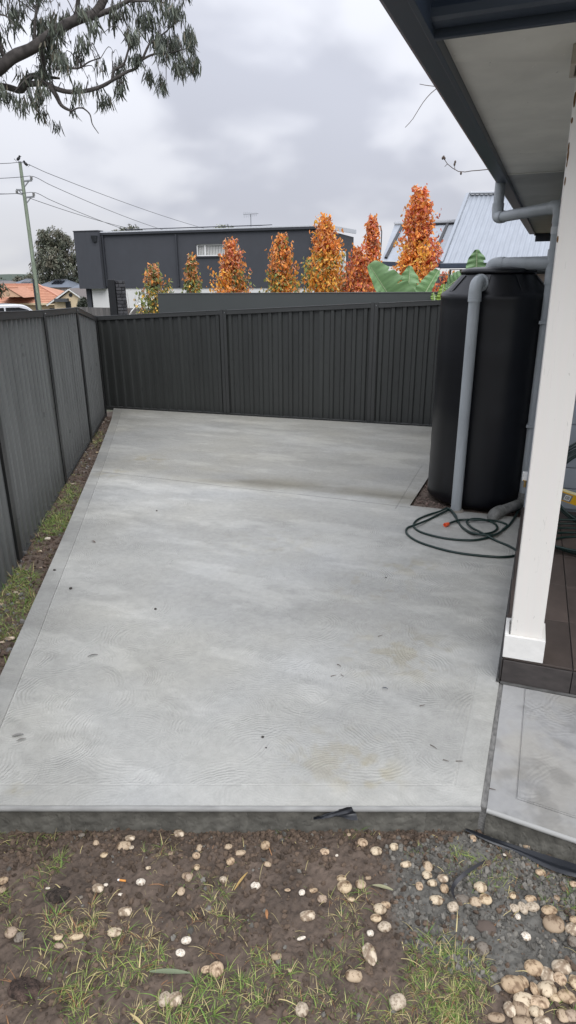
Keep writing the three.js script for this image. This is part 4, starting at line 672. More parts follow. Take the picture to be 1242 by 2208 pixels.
// utility pole, arms, wires and two birds
{
  const T = at(43, 350, 40), B = V(T.x, -2.2, T.z), t = thing('utility_pole', 'tall pale green timber utility pole standing over the distant roofs', 'utility pole', B.clone());
  part('pole_shaft', [taper([B, V(T.x, 3, T.z), V(T.x, T.y, T.z)], 0.145, 0.085, 16, 12)], M.pole, t);
  part('ground_conduit', [tube([V(T.x - 0.13, -2.2, T.z + 0.1), V(T.x - 0.12, 0.8, T.z + 0.12), V(T.x - 0.10, 2.0, T.z + 0.12)], 0.05, 8)], M.darkTrim, t);
  part('pole_cap', [new THREE.CylinderGeometry(0.09, 0.09, 0.05, 14).translate(T.x, T.y + 0.02, T.z)], M.steel, t);
  const arms = [[57, 391, 69], [48, 410, 35], [62, 426, 74]], tips = [];
  for (const [xb, y, xt] of arms) {
    const a = V(T.x, at(xb, y, 40).y, T.z), b = at(xt, y - (xt > xb ? 2 : 1), 40), sdir = Math.sign(b.x - a.x);
    part('arm', [bar(a, b, 0.09, 0.09, 0.01), bar(a.clone().add(V(0, -0.35, 0)), a.clone().lerp(b, 0.7), 0.05, 0.05)], M.steel, t);
    const q = b.clone().add(V(-sdir * 0.02, 0, 0)); for (let k = 0; k < 3; k++) part('insulator', [new THREE.CylinderGeometry(0.05, 0.085, 0.05, 12).translate(q.x, q.y + (sdir > 0 ? 0.06 : -0.05) + (sdir > 0 ? 0.06 : -0.06) * k, q.z)], M.pvcDirty, t);
    tips.push(q.add(V(0, sdir > 0 ? 0.22 : -0.2, 0)));
  }
  tips.unshift(V(T.x + 0.1, T.y - 0.02, T.z + 0.12));
  // wires run to the next pole, left out of the picture and off to the right behind the charcoal house
  const ends = [[450, 490, 72], [375, 497, 66], [330, 497, 64], [345, 512, 66]], left = [[-140, 344, 36], [-140, 380, 36], [-140, 402, 36], [-140, 412, 36]];
  const names = ['highest of the four overhead wires, from the pole top', 'second highest overhead wire, from the upper right arm', 'overhead wire tied to the left arm of the pole', 'lowest overhead wire, from the lower right arm'];
  tips.forEach((p, i) => {
    const e = at(...ends[i]), far = p.clone().lerp(e, 1.25), pts = []; const l = at(...left[i]);
    const sag = 0.35; for (let k = 0; k <= 10; k++) { const u = k / 10, q = l.clone().lerp(p, u); q.y -= 4 * 0.12 * u * (1 - u); pts.push(q); }
    for (let k = 1; k <= 16; k++) { const u = k / 16, q = p.clone().lerp(far, u); q.y -= 4 * sag * u * (1 - u); pts.push(q); }
    solo('overhead_wire', [tube(pts, 0.016, 5, 110)], M.wire, names[i], 'wire');
  });
  const bird = (p, turn, label) => {                                         // small dark perched bird: body, head, beak, tail in one surface
    const b = [new THREE.SphereGeometry(0.085, 14, 10).scale(0.8, 0.9, 1.55).rotateX(-0.75), new THREE.SphereGeometry(0.058, 12, 9).translate(0, 0.115, 0.075), new THREE.ConeGeometry(0.02, 0.075, 8).rotateX(Math.PI / 2).translate(0, 0.112, 0.155), new THREE.ConeGeometry(0.045, 0.24, 8).scale(1, 1, 0.4).rotateX(2.45).translate(0, -0.11, -0.14), new THREE.CylinderGeometry(0.006, 0.006, 0.09, 5).translate(0.02, -0.1, 0.0), new THREE.CylinderGeometry(0.006, 0.006, 0.09, 5).translate(-0.02, -0.1, 0.0)];
    const g = merge(b).rotateY(turn).translate(p.x, p.y + 0.14, p.z); solo('bird', g, M.bird, label, 'bird');
  };
  bird(V(T.x - 0.06, T.y + 0.04, T.z), 1.9, 'small dark bird perched on top of the utility pole');
  const wp = at(56, 356, 40.6); bird(V(wp.x, wp.y - 0.08, wp.z), -1.2, 'small dark bird sitting on the highest wire just right of the pole');
}

// ------------------------------------------------------------------ trees
const leafGeo = (L, w, droop = 0.25, fold = 0.25) => { const g = quadGrid((u, v) => { const x = (u - 0.5) * w * Math.pow(Math.sin(Math.PI * Math.min(0.97, v * 0.9 + 0.08)), 0.7); return V(x, -v * L, -droop * L * v * v + Math.abs(x) * fold * 2); }, 2, 3); return g; };
const clumpGeo = (n, R, L, w, seed) => { const r = rng(seed), gs = []; for (let k = 0; k < n; k++) { const g = leafGeo(L * (0.7 + 0.6 * r()), w * (0.7 + 0.6 * r())); g.rotateX((r() - 0.5) * 3.2).rotateY(r() * 6.28).rotateZ((r() - 0.5) * 1.2); const a = r() * 6.28, q = Math.cbrt(r()) * R, e = Math.acos(2 * r() - 1); g.translate(q * Math.sin(e) * Math.cos(a), q * Math.cos(e), q * Math.sin(e) * Math.sin(a)); gs.push(g); } return merge(gs); };
const gumClump = [clumpGeo(16, 0.55, 0.42, 0.13, 1), clumpGeo(16, 0.5, 0.36, 0.14, 2)];
// a tree far off: trunk, limbs that carry lobes, and leaf clumps on the lobes' shells so that gaps show the sky
function farTree(label, px, pyTop, pyBase, D, wPx, cols, seed, o = {}) {
  const r = rng(seed), top = at(px, pyTop, D), base = V(top.x, (o.y0 ?? at(px, pyBase, D).y), -D), H = top.y - base.y, Rw = wPx / FOC * D / 2 * 1.05;
  const t = thing(o.name ?? 'gum_tree', label, 'tree', base.clone(), 0, o.group), wood = [], lobes = [];
  wood.push(taper([V(0, 0, 0), V(0.03 * H * (r() - 0.5), H * 0.3, 0), V(0.08 * H * (r() - 0.5), H * 0.75, 0)], 0.028 * H, 0.008 * H, 8, 8));
  const n = o.lobes ?? 13;
  for (let k = 0; k < n; k++) {
    const f = (k + 0.5) / n, y = H * lerp(o.low ?? 0.34, 0.93, f), a = k * 2.4 + r(), env = Math.sin(Math.PI * Math.min(1, 0.16 + f * 0.84)) ** 0.6, q = Rw * env * (0.25 + 0.55 * r()), s = Rw * (0.26 + 0.2 * r()) * (1.1 - 0.3 * f);
    const c = V(Math.cos(a) * q, y - s * 0.3, Math.sin(a) * q); lobes.push([c, s]); wood.push(taper([V(0, y * 0.55, 0), V(c.x * 0.45, y * 0.78, c.z * 0.45), c], 0.010 * H, 0.003 * H, 5, 5));
  }
  local('trunk', wood, o.bark ?? M.bark, t);
  const per = (o.clumps ?? 900) / n | 0, lists = [[], []], colors = [[], []];
  for (const [c, s] of lobes) for (let k = 0; k < per; k++) {
    const a = r() * 6.28, e = Math.acos(2 * r() - 1), q = s * (0.55 + 0.5 * Math.cbrt(r())), p = V(c.x + q * Math.sin(e) * Math.cos(a) * 1.15, c.y + q * Math.cos(e) * 0.8, c.z + q * Math.sin(e) * Math.sin(a));
    const g = k & 1, sc = (o.leaf ?? 1) * (0.6 + 0.7 * r()); lists[g].push([p, new THREE.Quaternion().setFromEuler(new THREE.Euler((r() - 0.5) * 0.8, r() * 6.28, (r() - 0.5) * 0.8)), V(sc, sc, sc)]);
    const m = cols[r() * cols.length | 0], w = 0.75 + 0.5 * r(); colors[g].push(lin(m[0] * w, m[1] * w, m[2] * w));
  }
  const crown = new THREE.Group(); crown.name = 'crown'; t.add(crown);
  for (const g of [0, 1]) scatter('foliage', gumClump[g], M.leafGum, lists[g], crown, colors[g]).userData.kind = 'stuff';
  return t;
}
const olive = [[0.10, 0.11, 0.075], [0.13, 0.135, 0.095], [0.085, 0.10, 0.07], [0.15, 0.14, 0.10]];
farTree('large grey green gum tree left of the charcoal house', 107, 484, 640, 100, 126, olive, 11, { y0: -4.2, lobes: 17, clumps: 1000, leaf: 1.0, low: 0.3 });
farTree('dark rounded treetop showing above the charcoal house roof near the left', 276, 478, 640, 75, 120, olive, 12, { y0: -3.6, lobes: 11, clumps: 800, leaf: 0.9, low: 0.6 });
farTree('pale yellow green treetop above the middle of the charcoal house roof', 477, 473, 640, 80, 92, [[0.14, 0.16, 0.06], [0.18, 0.19, 0.08]], 13, { y0: -3.6, lobes: 11, clumps: 700, leaf: 0.85, low: 0.6 });
farTree('dark leafy tree cut off by the left edge of the photo', -122, 440, 640, 34, 150, [[0.05, 0.065, 0.04], [0.07, 0.08, 0.05]], 14, { y0: -1.5, lobes: 18, clumps: 1500, leaf: 0.55, low: 0.45 });
farTree('low bushy tree among the far roofs by the left edge', 38, 590, 620, 130, 44, olive, 15, { y0: -5, lobes: 9, clumps: 420, leaf: 1.0, low: 0.3 });
farTree('far bare-topped tree beside the utility pole, above grey roofs', 62, 584, 620, 150, 34, olive, 16, { y0: -5, lobes: 8, clumps: 300, leaf: 1.0, low: 0.3 });
farTree('small dark shrub in front of the white lower wall corner', 178, 636, 668, 45, 24, [[0.05, 0.06, 0.04]], 17, { name: 'garden_shrub', y0: -1.6, lobes: 8, clumps: 300, leaf: 0.35, low: 0.3 });
farTree('dark leafy tree just past the end of the gutter', 1150, 528, 640, 24, 60, [[0.03, 0.035, 0.03], [0.045, 0.045, 0.035]], 18, { name: 'garden_tree', y0: -0.8, lobes: 12, clumps: 700, leaf: 0.42, low: 0.4 });
{
  // the wood along the far edge of the suburb: reads as one mass
  const r = rng(90), L = [], C = []; for (let k = 0; k < 2600; k++) { const px = -900 + r() * 2600, D = 240 + r() * 160, p = at(px, 600, D); const s = 3 + 3 * r(); L.push([V(p.x, -5 + r() * r() * 7.5, p.z), new THREE.Quaternion().setFromEuler(new THREE.Euler(r(), r() * 6, r())), V(s, s, s)]); const w = 0.7 + 0.6 * r(); C.push(lin(0.055 * w, 0.07 * w, 0.05 * w)); }
  const m = scatter('far_wood', gumClump[0], M.leafGum, L, scene, C); tag(m, 'far belt of bushland trees along the horizon', 'trees', null, 'stuff');
}
// ornamental pears in autumn colour
const pearLeaf = leafGeo(0.070, 0.044, 0.35, 0.35);
function pear(label, px, pyTop, hw, D, pal, seed, n) {
  const r = rng(seed), top = at(px, pyTop, D), y0 = -0.5, H = top.y - y0, base = V(top.x, y0, -D), wide = hw * 1.1 / FOC * D, t = thing('autumn_tree', label, 'tree', base, 0, 'autumn pear trees in a row behind the back fence'), wood = [];
  wood.push(taper([V(0, 0, 0), V(0.02, H * 0.4, 0.01), V(-0.01, H * 0.97, 0)], 0.045, 0.006, 8, 10)); const L = [], C = [];
  const yv = at(px, 660, D).y - y0, env = y => { const f = Math.max(0, (H - y) / (H - yv)); return wide * Math.min(1.2, 0.13 + 1.0 * Math.pow(f, 0.72)); };
  n = Math.round(n * 2.6); const arms = 60;
  for (let k = 0; k < arms; k++) {
    const f = Math.pow((k + 0.5) / arms, 0.9), yt = H * lerp(0.42, 1.0, f), a = k * 2.4 + r() * 0.6, q = env(yt) * (0.55 + 0.55 * r()) * (f > 0.95 ? 0.4 : 1), y1 = yt - q * 1.5, end = V(Math.cos(a) * q, Math.min(yt, H), Math.sin(a) * q);
    wood.push(taper([V(0, Math.max(0.2, y1), 0), V(end.x * 0.55, lerp(y1, yt, 0.4), end.z * 0.55), end], 0.012, 0.003, 4, 4));
    const m = n / arms | 0;
    for (let j = 0; j < m; j++) {
      const u = 0.15 + 0.85 * r(), s = 0.05 + 0.065 * wide / 0.4 * r(), p = V(end.x * (u < 0.5 ? u * 1.1 : u), lerp(Math.max(0.2, y1), yt, u * u * 0.5 + u * 0.5), end.z * (u < 0.5 ? u * 1.1 : u)).add(V((r() - 0.5) * 2 * s, (r() - 0.5) * 2.4 * s, (r() - 0.5) * 2 * s));
      const sc = 0.65 + 0.6 * r(); L.push([p, new THREE.Quaternion().setFromEuler(new THREE.Euler((r() - 0.35) * 1.3, r() * 6.28, (r() - 0.5) * 1.4, 'YXZ')), V(sc, sc, sc)]);
      const h = (p.y - yv) / (H - yv), c = pal(h, p.x / Math.max(0.1, wide), r), w = 0.7 + 0.55 * r(); C.push(lin(c[0] * w, c[1] * w, c[2] * w));
    }
  }
  local('trunk', wood, M.darkBark, t);
  const crown = scatter('crown', pearLeaf, M.leafPear, L, t, C); crown.userData.kind = 'stuff'; return t;
}
const OR = [0.90, 0.37, 0.07], YE = [0.92, 0.55, 0.08], RE = [0.74, 0.21, 0.11], GR = [0.24, 0.29, 0.08], BR = [0.56, 0.25, 0.10], DG = [0.07, 0.10, 0.045];
const pick = (...p) => r => { let q = r(); for (const [c, w] of p) { if (q < w) return c; q -= w; } return p[0][0]; };
pear('smallest autumn tree, green with a red tip, left end of the dark garden wall', 331, 576, 42, 15.4, (h, x, r) => h > 0.6 ? pick([GR, 0.4], [BR, 0.35], [OR, 0.25])(r) : pick([GR, 0.6], [DG, 0.1], [YE, 0.2], [BR, 0.1])(r), 101, 1000);
pear('slim half green autumn tree, second from the left', 412, 553, 23, 15.2, (h, x, r) => h > 0.55 ? pick([BR, 0.3], [OR, 0.3], [GR, 0.4])(r) : pick([GR, 0.65], [DG, 0.1], [YE, 0.15], [BR, 0.1])(r), 102, 850);
pear('orange autumn tree with a yellow left side, under the white-framed window', 498, 522, 45, 14.9, (h, x, r) => h > 0.6 ? pick([OR, 0.4], [BR, 0.35], [RE, 0.25])(r) : x < 0 ? pick([YE, 0.5], [OR, 0.4], [BR, 0.1])(r) : pick([OR, 0.4], [BR, 0.3], [GR, 0.3])(r), 103, 1700);
pear('orange autumn tree with green at its foot, middle of the row', 607, 512, 44, 14.6, (h, x, r) => h > 0.5 ? pick([OR, 0.6], [BR, 0.25], [GR, 0.15])(r) : x < -0.2 ? pick([GR, 0.6], [YE, 0.3], [OR, 0.1])(r) : pick([OR, 0.4], [YE, 0.4], [GR, 0.2])(r), 104, 1700);
pear('tall yellow orange autumn tree in front of the charcoal house corner', 703, 473, 58, 14.2, (h, x, r) => h > 0.65 ? pick([OR, 0.65], [BR, 0.2], [YE, 0.15])(r) : Math.abs(x) > 0.5 ? pick([GR, 0.55], [YE, 0.35], [OR, 0.1])(r) : pick([YE, 0.6], [OR, 0.25], [GR, 0.15])(r), 105, 2300);
pear('low reddish autumn tree just left of the big banana-like leaves', 772, 536, 44, 13.9, (h, x, r) => pick([RE, 0.3], [OR, 0.4], [BR, 0.3])(r), 106, 1200);
pear('narrow orange red autumn tree left of the tallest one', 804, 470, 27, 14.6, (h, x, r) => h > 0.5 ? pick([OR, 0.5], [RE, 0.25], [BR, 0.25])(r) : pick([OR, 0.6], [RE, 0.2], [YE, 0.2])(r), 107, 1300);
pear('tallest autumn tree, red on its right side and orange on its left', 908, 412, 62, 13.4, (h, x, r) => x > 0.25 ? pick([RE, 0.6], [OR, 0.4])(r) : h > 0.6 ? pick([OR, 0.6], [RE, 0.3], [BR, 0.1])(r) : pick([OR, 0.5], [YE, 0.4], [BR, 0.1])(r), 108, 3000);
{
  // leafless shrub
  const p = at(286, 668, 14.2), r = rng(55), w = [], t = thing('bare_shrub', 'thin leafless shrub in front of the white wall beside the stone pillar', 'shrub', V(p.x, -0.4, p.z)), H = at(286, 607, 14.2).y + 0.4;
  for (let k = 0; k < 9; k++) { const a = r() * 6.28, h = H * (0.7 + 0.3 * r()), q = 0.06 + 0.10 * r(); w.push(taper([V(0, 0, 0), V(Math.cos(a) * q * 0.3, h * 0.5, Math.sin(a) * q * 0.3), V(Math.cos(a) * q, h, Math.sin(a) * q)], 0.008, 0.002, 4, 6)); }
  local('stems', w, mat(0.16, 0.11, 0.09, 0.9), t);
}

// big-leaved plants
function bigLeaf(base, tip, width, face, parent, o = {}) {                     // a paddle leaf along a bent midrib
  const d = tip.clone().sub(base), L = d.length(), side = new THREE.Vector3().crossVectors(d, face).normalize(), nrm = new THREE.Vector3().crossVectors(side, d).normalize();
  const bend = o.bend ?? 0.12, fold = o.fold ?? 0.5, r = rng(o.seed ?? 3), tears = Array.from({ length: 5 }, () => [0.25 + 0.65 * r(), 0.15 + 0.35 * r(), r() < 0.5 ? 1 : -1]), mid = u => base.clone().addScaledVector(d, u).addScaledVector(nrm, -bend * L * (u * u - u));
  const half = s => quadGrid((q, v) => { const shape = Math.pow(Math.sin(Math.PI * Math.min(1, 0.10 + 0.86 * v)), 0.55) * (v > 0.86 && o.notch ? 1 - 0.35 * Math.sin((v - 0.86) / 0.14 * 1.5) : 1); const tear = tears.reduce((a, [tv, tk, ts]) => ts === s ? a - tk * Math.exp(-(((v - tv) / 0.012) ** 2)) : a, 1), w = width * (o.ratio ? (s > 0 ? o.ratio : 1) : 1) * shape * q * lerp(1, tear, q); return mid(v).addScaledVector(side, s * w * Math.cos(fold)).addScaledVector(nrm, w * Math.sin(fold) - 0.18 * w * q + 0.010 * Math.sin(v * 46 + s) * q + 0.02 * Math.sin(v * 9 + s * 2) * q).addScaledVector(d, -0.12 * q * w / L + (o.lift ?? 0) * q * w / L); }, 8, 110);
  const leaf = part('leaf', [half(1), half(-1)], o.mat ?? M.strel, parent);
  part('midrib', [taper([mid(0), mid(0.3), mid(0.6), mid(0.97)].map(p => p.addScaledVector(nrm, 0.008)), 0.016, 0.005, 6, 16)], M.strelRib, leaf);
  part('stalk', [taper([V(base.x + (o.sx ?? 0), -0.3, base.z), base.clone().lerp(V(base.x + (o.sx ?? 0), 0.5, base.z), 0.4), base, mid(0.05)], 0.032, 0.018, 8, 16)], M.strel, parent);
}
{
  const veins = tex(64, 256, (i, j) => { const q = 0.5 + 0.5 * Math.sin(j * 0.55 + 0.5 * vn(i * 0.05, j * 0.1)), v = 0.86 + 0.06 * q + 0.08 * vn(i * 0.1, j * 0.4); return [v * 0.98, v, v * 0.96]; });
  M.strel.map = veins; M.strel.color = lin(0.19, 0.32, 0.15); M.strel.needsUpdate = true;
  const D = 11.9, t = thing('bird_of_paradise_plant', 'plant with huge paddle-shaped green leaves over the dark wall', 'plant', V(at(850, 660, D).x, -0.3, -D));
  bigLeaf(at(908, 752, D), at(795, 570, D - 0.15), 0.26, V(0.25, 0.3, 1), t, { fold: 0.55, bend: 0.04, ratio: 1.75, seed: 4, lift: 0.05 });
  bigLeaf(at(870, 690, D + 0.15), at(884, 573, D + 0.3), 0.24, V(0.3, 0.1, 1), t, { fold: 0.4, notch: 1, seed: 5, mat: M.strel });
  bigLeaf(at(898, 670, D - 0.05), at(946, 583, D + 0.1), 0.23, V(-0.4, 0.4, 0.8), t, { fold: 0.9, bend: 0.14, seed: 6 });
  const D2 = 10.4, t2 = thing('bird_of_paradise_plant', 'second large-leaved plant, rising just left of the tank lid', 'plant', V(at(1000, 660, D2).x, -0.3, -D2));
  bigLeaf(at(1026, 628, D2), at(1028, 538, D2), 0.17, V(-0.15, 0.2, 1), t2, { fold: 0.25, notch: 1, bend: 0.02, seed: 7 });
  bigLeaf(at(1016, 590, D2 - 0.1), at(960, 622, D2 + 0.1), 0.14, V(0.1, 0.7, 0.8), t2, { fold: 0.6, bend: 0.2, seed: 8 });
  bigLeaf(at(946, 668, D2 + 0.1), at(957, 612, D2 + 0.2), 0.08, V(0.1, 0.2, 1), t2, { fold: 0.3, seed: 9, mat: mat(0.22, 0.32, 0.05, 0.5) });
  bigLeaf(at(938, 668, D2 + 0.1), at(934, 630, D2 + 0.2), 0.06, V(0.3, 0.2, 1), t2, { fold: 0.3, seed: 10, mat: mat(0.16, 0.26, 0.05, 0.5) });
}

// ------------------------------------------------------------------ the gum branch overhead
{
  const X = 0.4026, D = 9.2, c = (x, y, dz = 0) => at(x * X, y * X, D + dz);   // measured on the top-left crop
  const root = V(-6.6, -0.3, -10.2), t = thing('eucalyptus_tree', 'eucalyptus with grey limbs and hanging leaves reaching in at the top left', 'tree', root), r = rng(500);
  const limbs = [];
  const limb = (name, pts, ra, rb) => { part(name, [taper(pts, ra, rb, 10, pts.length * 6, 0.10, pts.length)], M.bark, t); const cu = new THREE.CatmullRomCurve3(pts, false, 'centripetal'); for (let k = 0; k <= 40; k++) limbs.push(cu.getPointAt(k / 40)); };
  const fork = V(-5.9, 2.5, -9.9);
  part('trunk', [taper([root, V(-6.5, 1, -10.1), fork, V(-6.6, 5.2, -10.6), V(-6.2, 8, -10.8)], 0.28, 0.12, 14, 30, 0.05)], M.bark, t);
  limb('limb', [fork, c(-200, 520), c(0, 365), c(70, 305), c(170, 260), c(260, 195), c(350, 135), c(440, 95), c(520, 78)], 0.115, 0.050);
  limb('limb', [c(500, 82), c(530, 45), c(565, -20), c(640, -120)], 0.055, 0.035);
  limb('branch', [c(520, 80), c(600, 50), c(680, 8), c(760, -30)], 0.034, 0.016);
  limb('branch', [c(385, 118), c(410, 70), c(418, 10), c(430, -60)], 0.030, 0.02);
  limb('limb', [fork, c(-150, 600, 0.3), c(0, 465, 0.3), c(60, 472, 0.3), c(110, 487, 0.3), c(150, 452, 0.2), c(250, 452, 0.2), c(300, 475, 0.1), c(370, 492), c(470, 485), c(550, 460), c(610, 425), c(680, 385), c(730, 365), c(760, 320), c(800, 235), c(815, 215)], 0.072, 0.012);
  limb('branch', [c(110, 487, 0.3), c(130, 440, 0.3), c(180, 405, 0.3), c(250, 412, 0.3), c(320, 420, 0.3)], 0.05, 0.012);
  limb('branch', [c(270, 465), c(300, 510), c(330, 565), c(385, 597)], 0.034, 0.014);
  limb('branch', [c(148, 470, 0.2), c(165, 530, 0.2), c(185, 575, 0.2), c(215, 610, 0.2)], 0.024, 0.01);
  limb('twig', [c(440, 575), c(480, 610), c(495, 665), c(528, 715)], 0.010, 0.004);
  limb('twig', [c(385, 595), c(420, 578), c(455, 585), c(480, 612)], 0.010, 0.006);
  limb('branch', [c(600, 430), c(610, 380), c(660, 345), c(690, 260), c(720, 180), c(770, 140)], 0.018, 0.006);
  limb('branch', [c(300, 370), c(350, 362), c(420, 365), c(480, 330), c(540, 310)], 0.016, 0.006);
  limb('branch', [c(760, 320), c(810, 295), c(860, 285), c(920, 280), c(1000, 260)], 0.014, 0.005);
  limb('branch', [c(800, 235), c(850, 200), c(910, 150), c(960, 90)], 0.012, 0.004);
  limb('branch', [c(225, 440, 0.2), c(232, 360, 0.2), c(225, 270, 0.2)], 0.03, 0.02);
  limb('branch', [c(190, 250), c(185, 150), c(200, 40), c(230, -40)], 0.02, 0.012);
  limb('branch', [c(680, 8), c(780, 5), c(860, 10), c(930, 40)], 0.014, 0.005);
  limb('branch', [c(-10, 75, -0.5), c(40, 90, -0.5), c(75, 135, -0.5)], 0.01, 0.004);
  const spots = [], s = (x, y, w = 70, h = 90, n = 46) => spots.push([x, y, w, h, n]);
  s(60, 40, 70, 60, 60); s(95, 140, 60, 90, 60); s(150, 70, 80, 90, 80); s(190, 150, 90, 110, 110); s(250, 100, 80, 120, 90); s(270, 40, 80, 70, 70); s(320, 60, 60, 70, 50); s(330, 200, 80, 90, 80); s(250, 230, 80, 80, 80); s(180, 235, 60, 60, 60); s(420, 230, 60, 70, 40); s(380, 260, 50, 70, 40); s(280, 290, 80, 80, 60); s(215, 330, 80, 60, 60);
  s(490, 270, 50, 60, 40); s(550, 210, 60, 90, 50); s(600, 90, 60, 80, 60); s(640, 60, 80, 60, 60); s(690, 180, 60, 90, 60); s(610, 310, 60, 80, 50); s(720, 40, 70, 50, 40); s(790, 100, 90, 80, 110); s(830, 160, 100, 80, 140); s(920, 110, 90, 90, 110); s(900, 180, 80, 80, 80); s(750, 230, 60, 90, 50); s(860, 250, 70, 60, 60); s(930, 230, 70, 80, 60); s(1020, 210, 70, 70, 70); s(1010, 290, 80, 80, 100); s(1040, 310, 40, 60, 40); s(950, 340, 70, 60, 60); s(990, 390, 60, 70, 50); s(900, 340, 60, 70, 50); s(860, 440, 50, 90, 40); s(890, 480, 30, 50, 20); s(780, 390, 50, 80, 45); s(730, 330, 60, 50, 60); s(630, 420, 60, 70, 50); s(600, 450, 50, 70, 40);
  s(520, 510, 80, 60, 60); s(460, 530, 60, 80, 50); s(400, 400, 70, 90, 60); s(340, 340, 60, 50, 30); s(260, 520, 70, 60, 60); s(230, 560, 60, 70, 50); s(120, 560, 70, 70, 70); s(60, 540, 70, 90, 80); s(20, 510, 50, 60, 40); s(250, 640, 50, 50, 24); s(200, 600, 50, 50, 30); s(200, 385, 80, 50, 70); s(100, 385, 70, 60, 30); s(480, 120, 40, 50, 20); s(520, 330, 50, 60, 30); s(430, 20, 60, 60, 40); s(850, 20, 80, 40, 50); s(940, 30, 60, 60, 50); s(650, 470, 40, 40, 14); s(360, 560, 40, 50, 16); s(470, 440, 60, 50, 16);
  for (let k = 0; k < 34; k++) s(-250 + r() * 230, -100 + r() * 560, 90, 90, 40); for (let k = 0; k < 40; k++) s(-100 + r() * 1100, -40 - r() * 380, 110, 90, 46);
  const leaf = leafGeo(0.115, 0.0145, 0.3, 0.2), L = [], C = [], tw = [];
  for (const [x, y, w, h, n] of spots) {
    const q = c(x, y - h * 0.35, (r() - 0.5) * 1.0); let best = limbs[0], bd = 1e9; for (const p of limbs) { const dd = p.distanceToSquared(q) + (p.y > q.y ? 0 : 0.04); if (dd < bd) { bd = dd; best = p; } }
    const mid = best.clone().lerp(q, 0.55).add(V((r() - 0.5) * 0.12, 0.08 + 0.1 * r(), (r() - 0.5) * 0.15)); tw.push(taper([best, mid, q], 0.0065, 0.003, 4, 7));
    for (let k = 0; k < 4; k++) { const e = c(x + (r() - 0.5) * w * 0.9, y + (r() - 0.3) * h * 0.5, (r() - 0.5) * 0.5); tw.push(taper([q, q.clone().lerp(e, 0.5).add(V(0, 0.06, 0)), e], 0.0035, 0.0015, 3, 4)); }
    for (let k = 0; k < n * 1.15; k++) {
      const a = r() * 6.28, rr = Math.sqrt(r()), p = c(x + Math.cos(a) * rr * w * 0.55, y + Math.sin(a) * rr * h * 0.6 - 16, 0); p.z += (p.z - q.z) * 0 + (q.z + D) + (r() - 0.5) * w * X / FOC * D * 1.2;
      const sc = 0.65 + 0.65 * r(); L.push([p.sub(root), new THREE.Quaternion().setFromEuler(new THREE.Euler((r() - 0.5) * 0.9, r() * 6.28, (r() - 0.5) * 0.9, 'YXZ')), V(sc * (0.8 + 0.5 * r()), sc, sc)]);
      const u = r(), k2 = 0.7 + 0.7 * r(); C.push(u < 0.7 ? lin(0.10 * k2, 0.115 * k2, 0.085 * k2) : u < 0.9 ? lin(0.075 * k2, 0.09 * k2, 0.075 * k2) : lin(0.16 * k2, 0.14 * k2, 0.10 * k2));
    }
  }
  part('twigs', tw, M.bark, t); scatter('foliage', leaf, M.leafGum, L, t, C).userData.kind = 'stuff';
}
{
  // bare twigs of a leafless tree that stands behind the house, reaching out past the gutter
  const t0 = V(6.7, -0.3, -12.4), D = 9.5, t = thing('bare_tree', 'leafless tree behind the house, two thin twigs showing past the gutter', 'tree', t0), G = (x, y) => at(800 + x * 0.3559, y * 0.3559, D);
  const J = V(5.0, 4.7, -10.4), K = V(3.6, 5.6, -9.7);
  part('trunk', [taper([t0, V(6.4, 2.4, -12.0), J, K], 0.11, 0.03, 8, 16)], M.twig, t);
  part('twig', [taper([J, G(900, 990), G(690, 1028), G(600, 1036), G(545, 1043), G(500, 1022), G(462, 992), G(440, 955)], 0.013, 0.0045, 5, 40)], M.twig, t);
  part('twig', [taper([G(508, 1024), G(506, 1000), G(510, 985)], 0.004, 0.003, 4), taper([G(548, 1043), G(540, 1050)], 0.004, 0.003, 4), taper([G(462, 994), G(446, 1010)], 0.004, 0.003, 4)], M.twig, t);
  for (const [x, y] of [[510, 982], [506, 996], [440, 952], [434, 958], [446, 960], [545, 1050]]) { const p = G(x, y); part('bud', [new THREE.SphereGeometry(0.014, 7, 5).scale(1, 1.5, 1).translate(p.x, p.y, p.z)], M.twig, t); }
  part('twig', [taper([K, G(640, 430), G(400, 535), G(335, 595), G(290, 660), G(250, 725), G(207, 772)], 0.012, 0.0035, 5, 40)], M.twig, t);
  part('twig', [taper([G(640, 430), G(450, 520), G(352, 519), G(294, 509)], 0.008, 0.0035, 5, 20)], M.twig, t);
}

// ------------------------------------------------------------------ small things on the ground
const lump = (seed, sx, sy, sz, rough = 0.25) => { const g = new THREE.IcosahedronGeometry(1, 3), p = g.attributes.position; for (let i = 0; i < p.count; i++) { const x = p.getX(i), y = p.getY(i), z = p.getZ(i), k = 1 + rough * (fbm(x * 1.3 + seed * 9, y * 1.3 + z * 0.9 + seed, 3) - 0.5) * 2; p.setXYZ(i, x * k * sx, y * k * sy, z * k * sz); } const u = worldUV(g, (x, y, z) => [x * 0.36 / sx + 0.5 + y * 0.08, z * 0.36 / sz + 0.5 + y * 0.08]); return (() => { const m = mergeVertices((u.deleteAttribute('normal'), u), 1e-4); m.computeVertexNormals(); return m; })(); };
const pebbleGeo = [0, 1, 2, 3, 4, 5].map(k => lump(k + 1, 1, 0.66 + 0.05 * (k % 3), 0.9, 0.14 + 0.03 * (k % 3)));
const dirtTex = k => { const s = k * 17 + 5; return tex(128, 128, (i, j) => { const n = fbm(i / 11 + s, j / 11, 4), m = fbm(i / 30 + s + 50, j / 30, 4), d = sm(0.62, 0.76, n) * 0.45 + sm(0.45, 0.75, m) * 0.6; const v = Math.max(0, 1 - d); return [lerp(0.42, 1, v), lerp(0.34, 0.97, v), lerp(0.27, 0.92, v)]; }); };
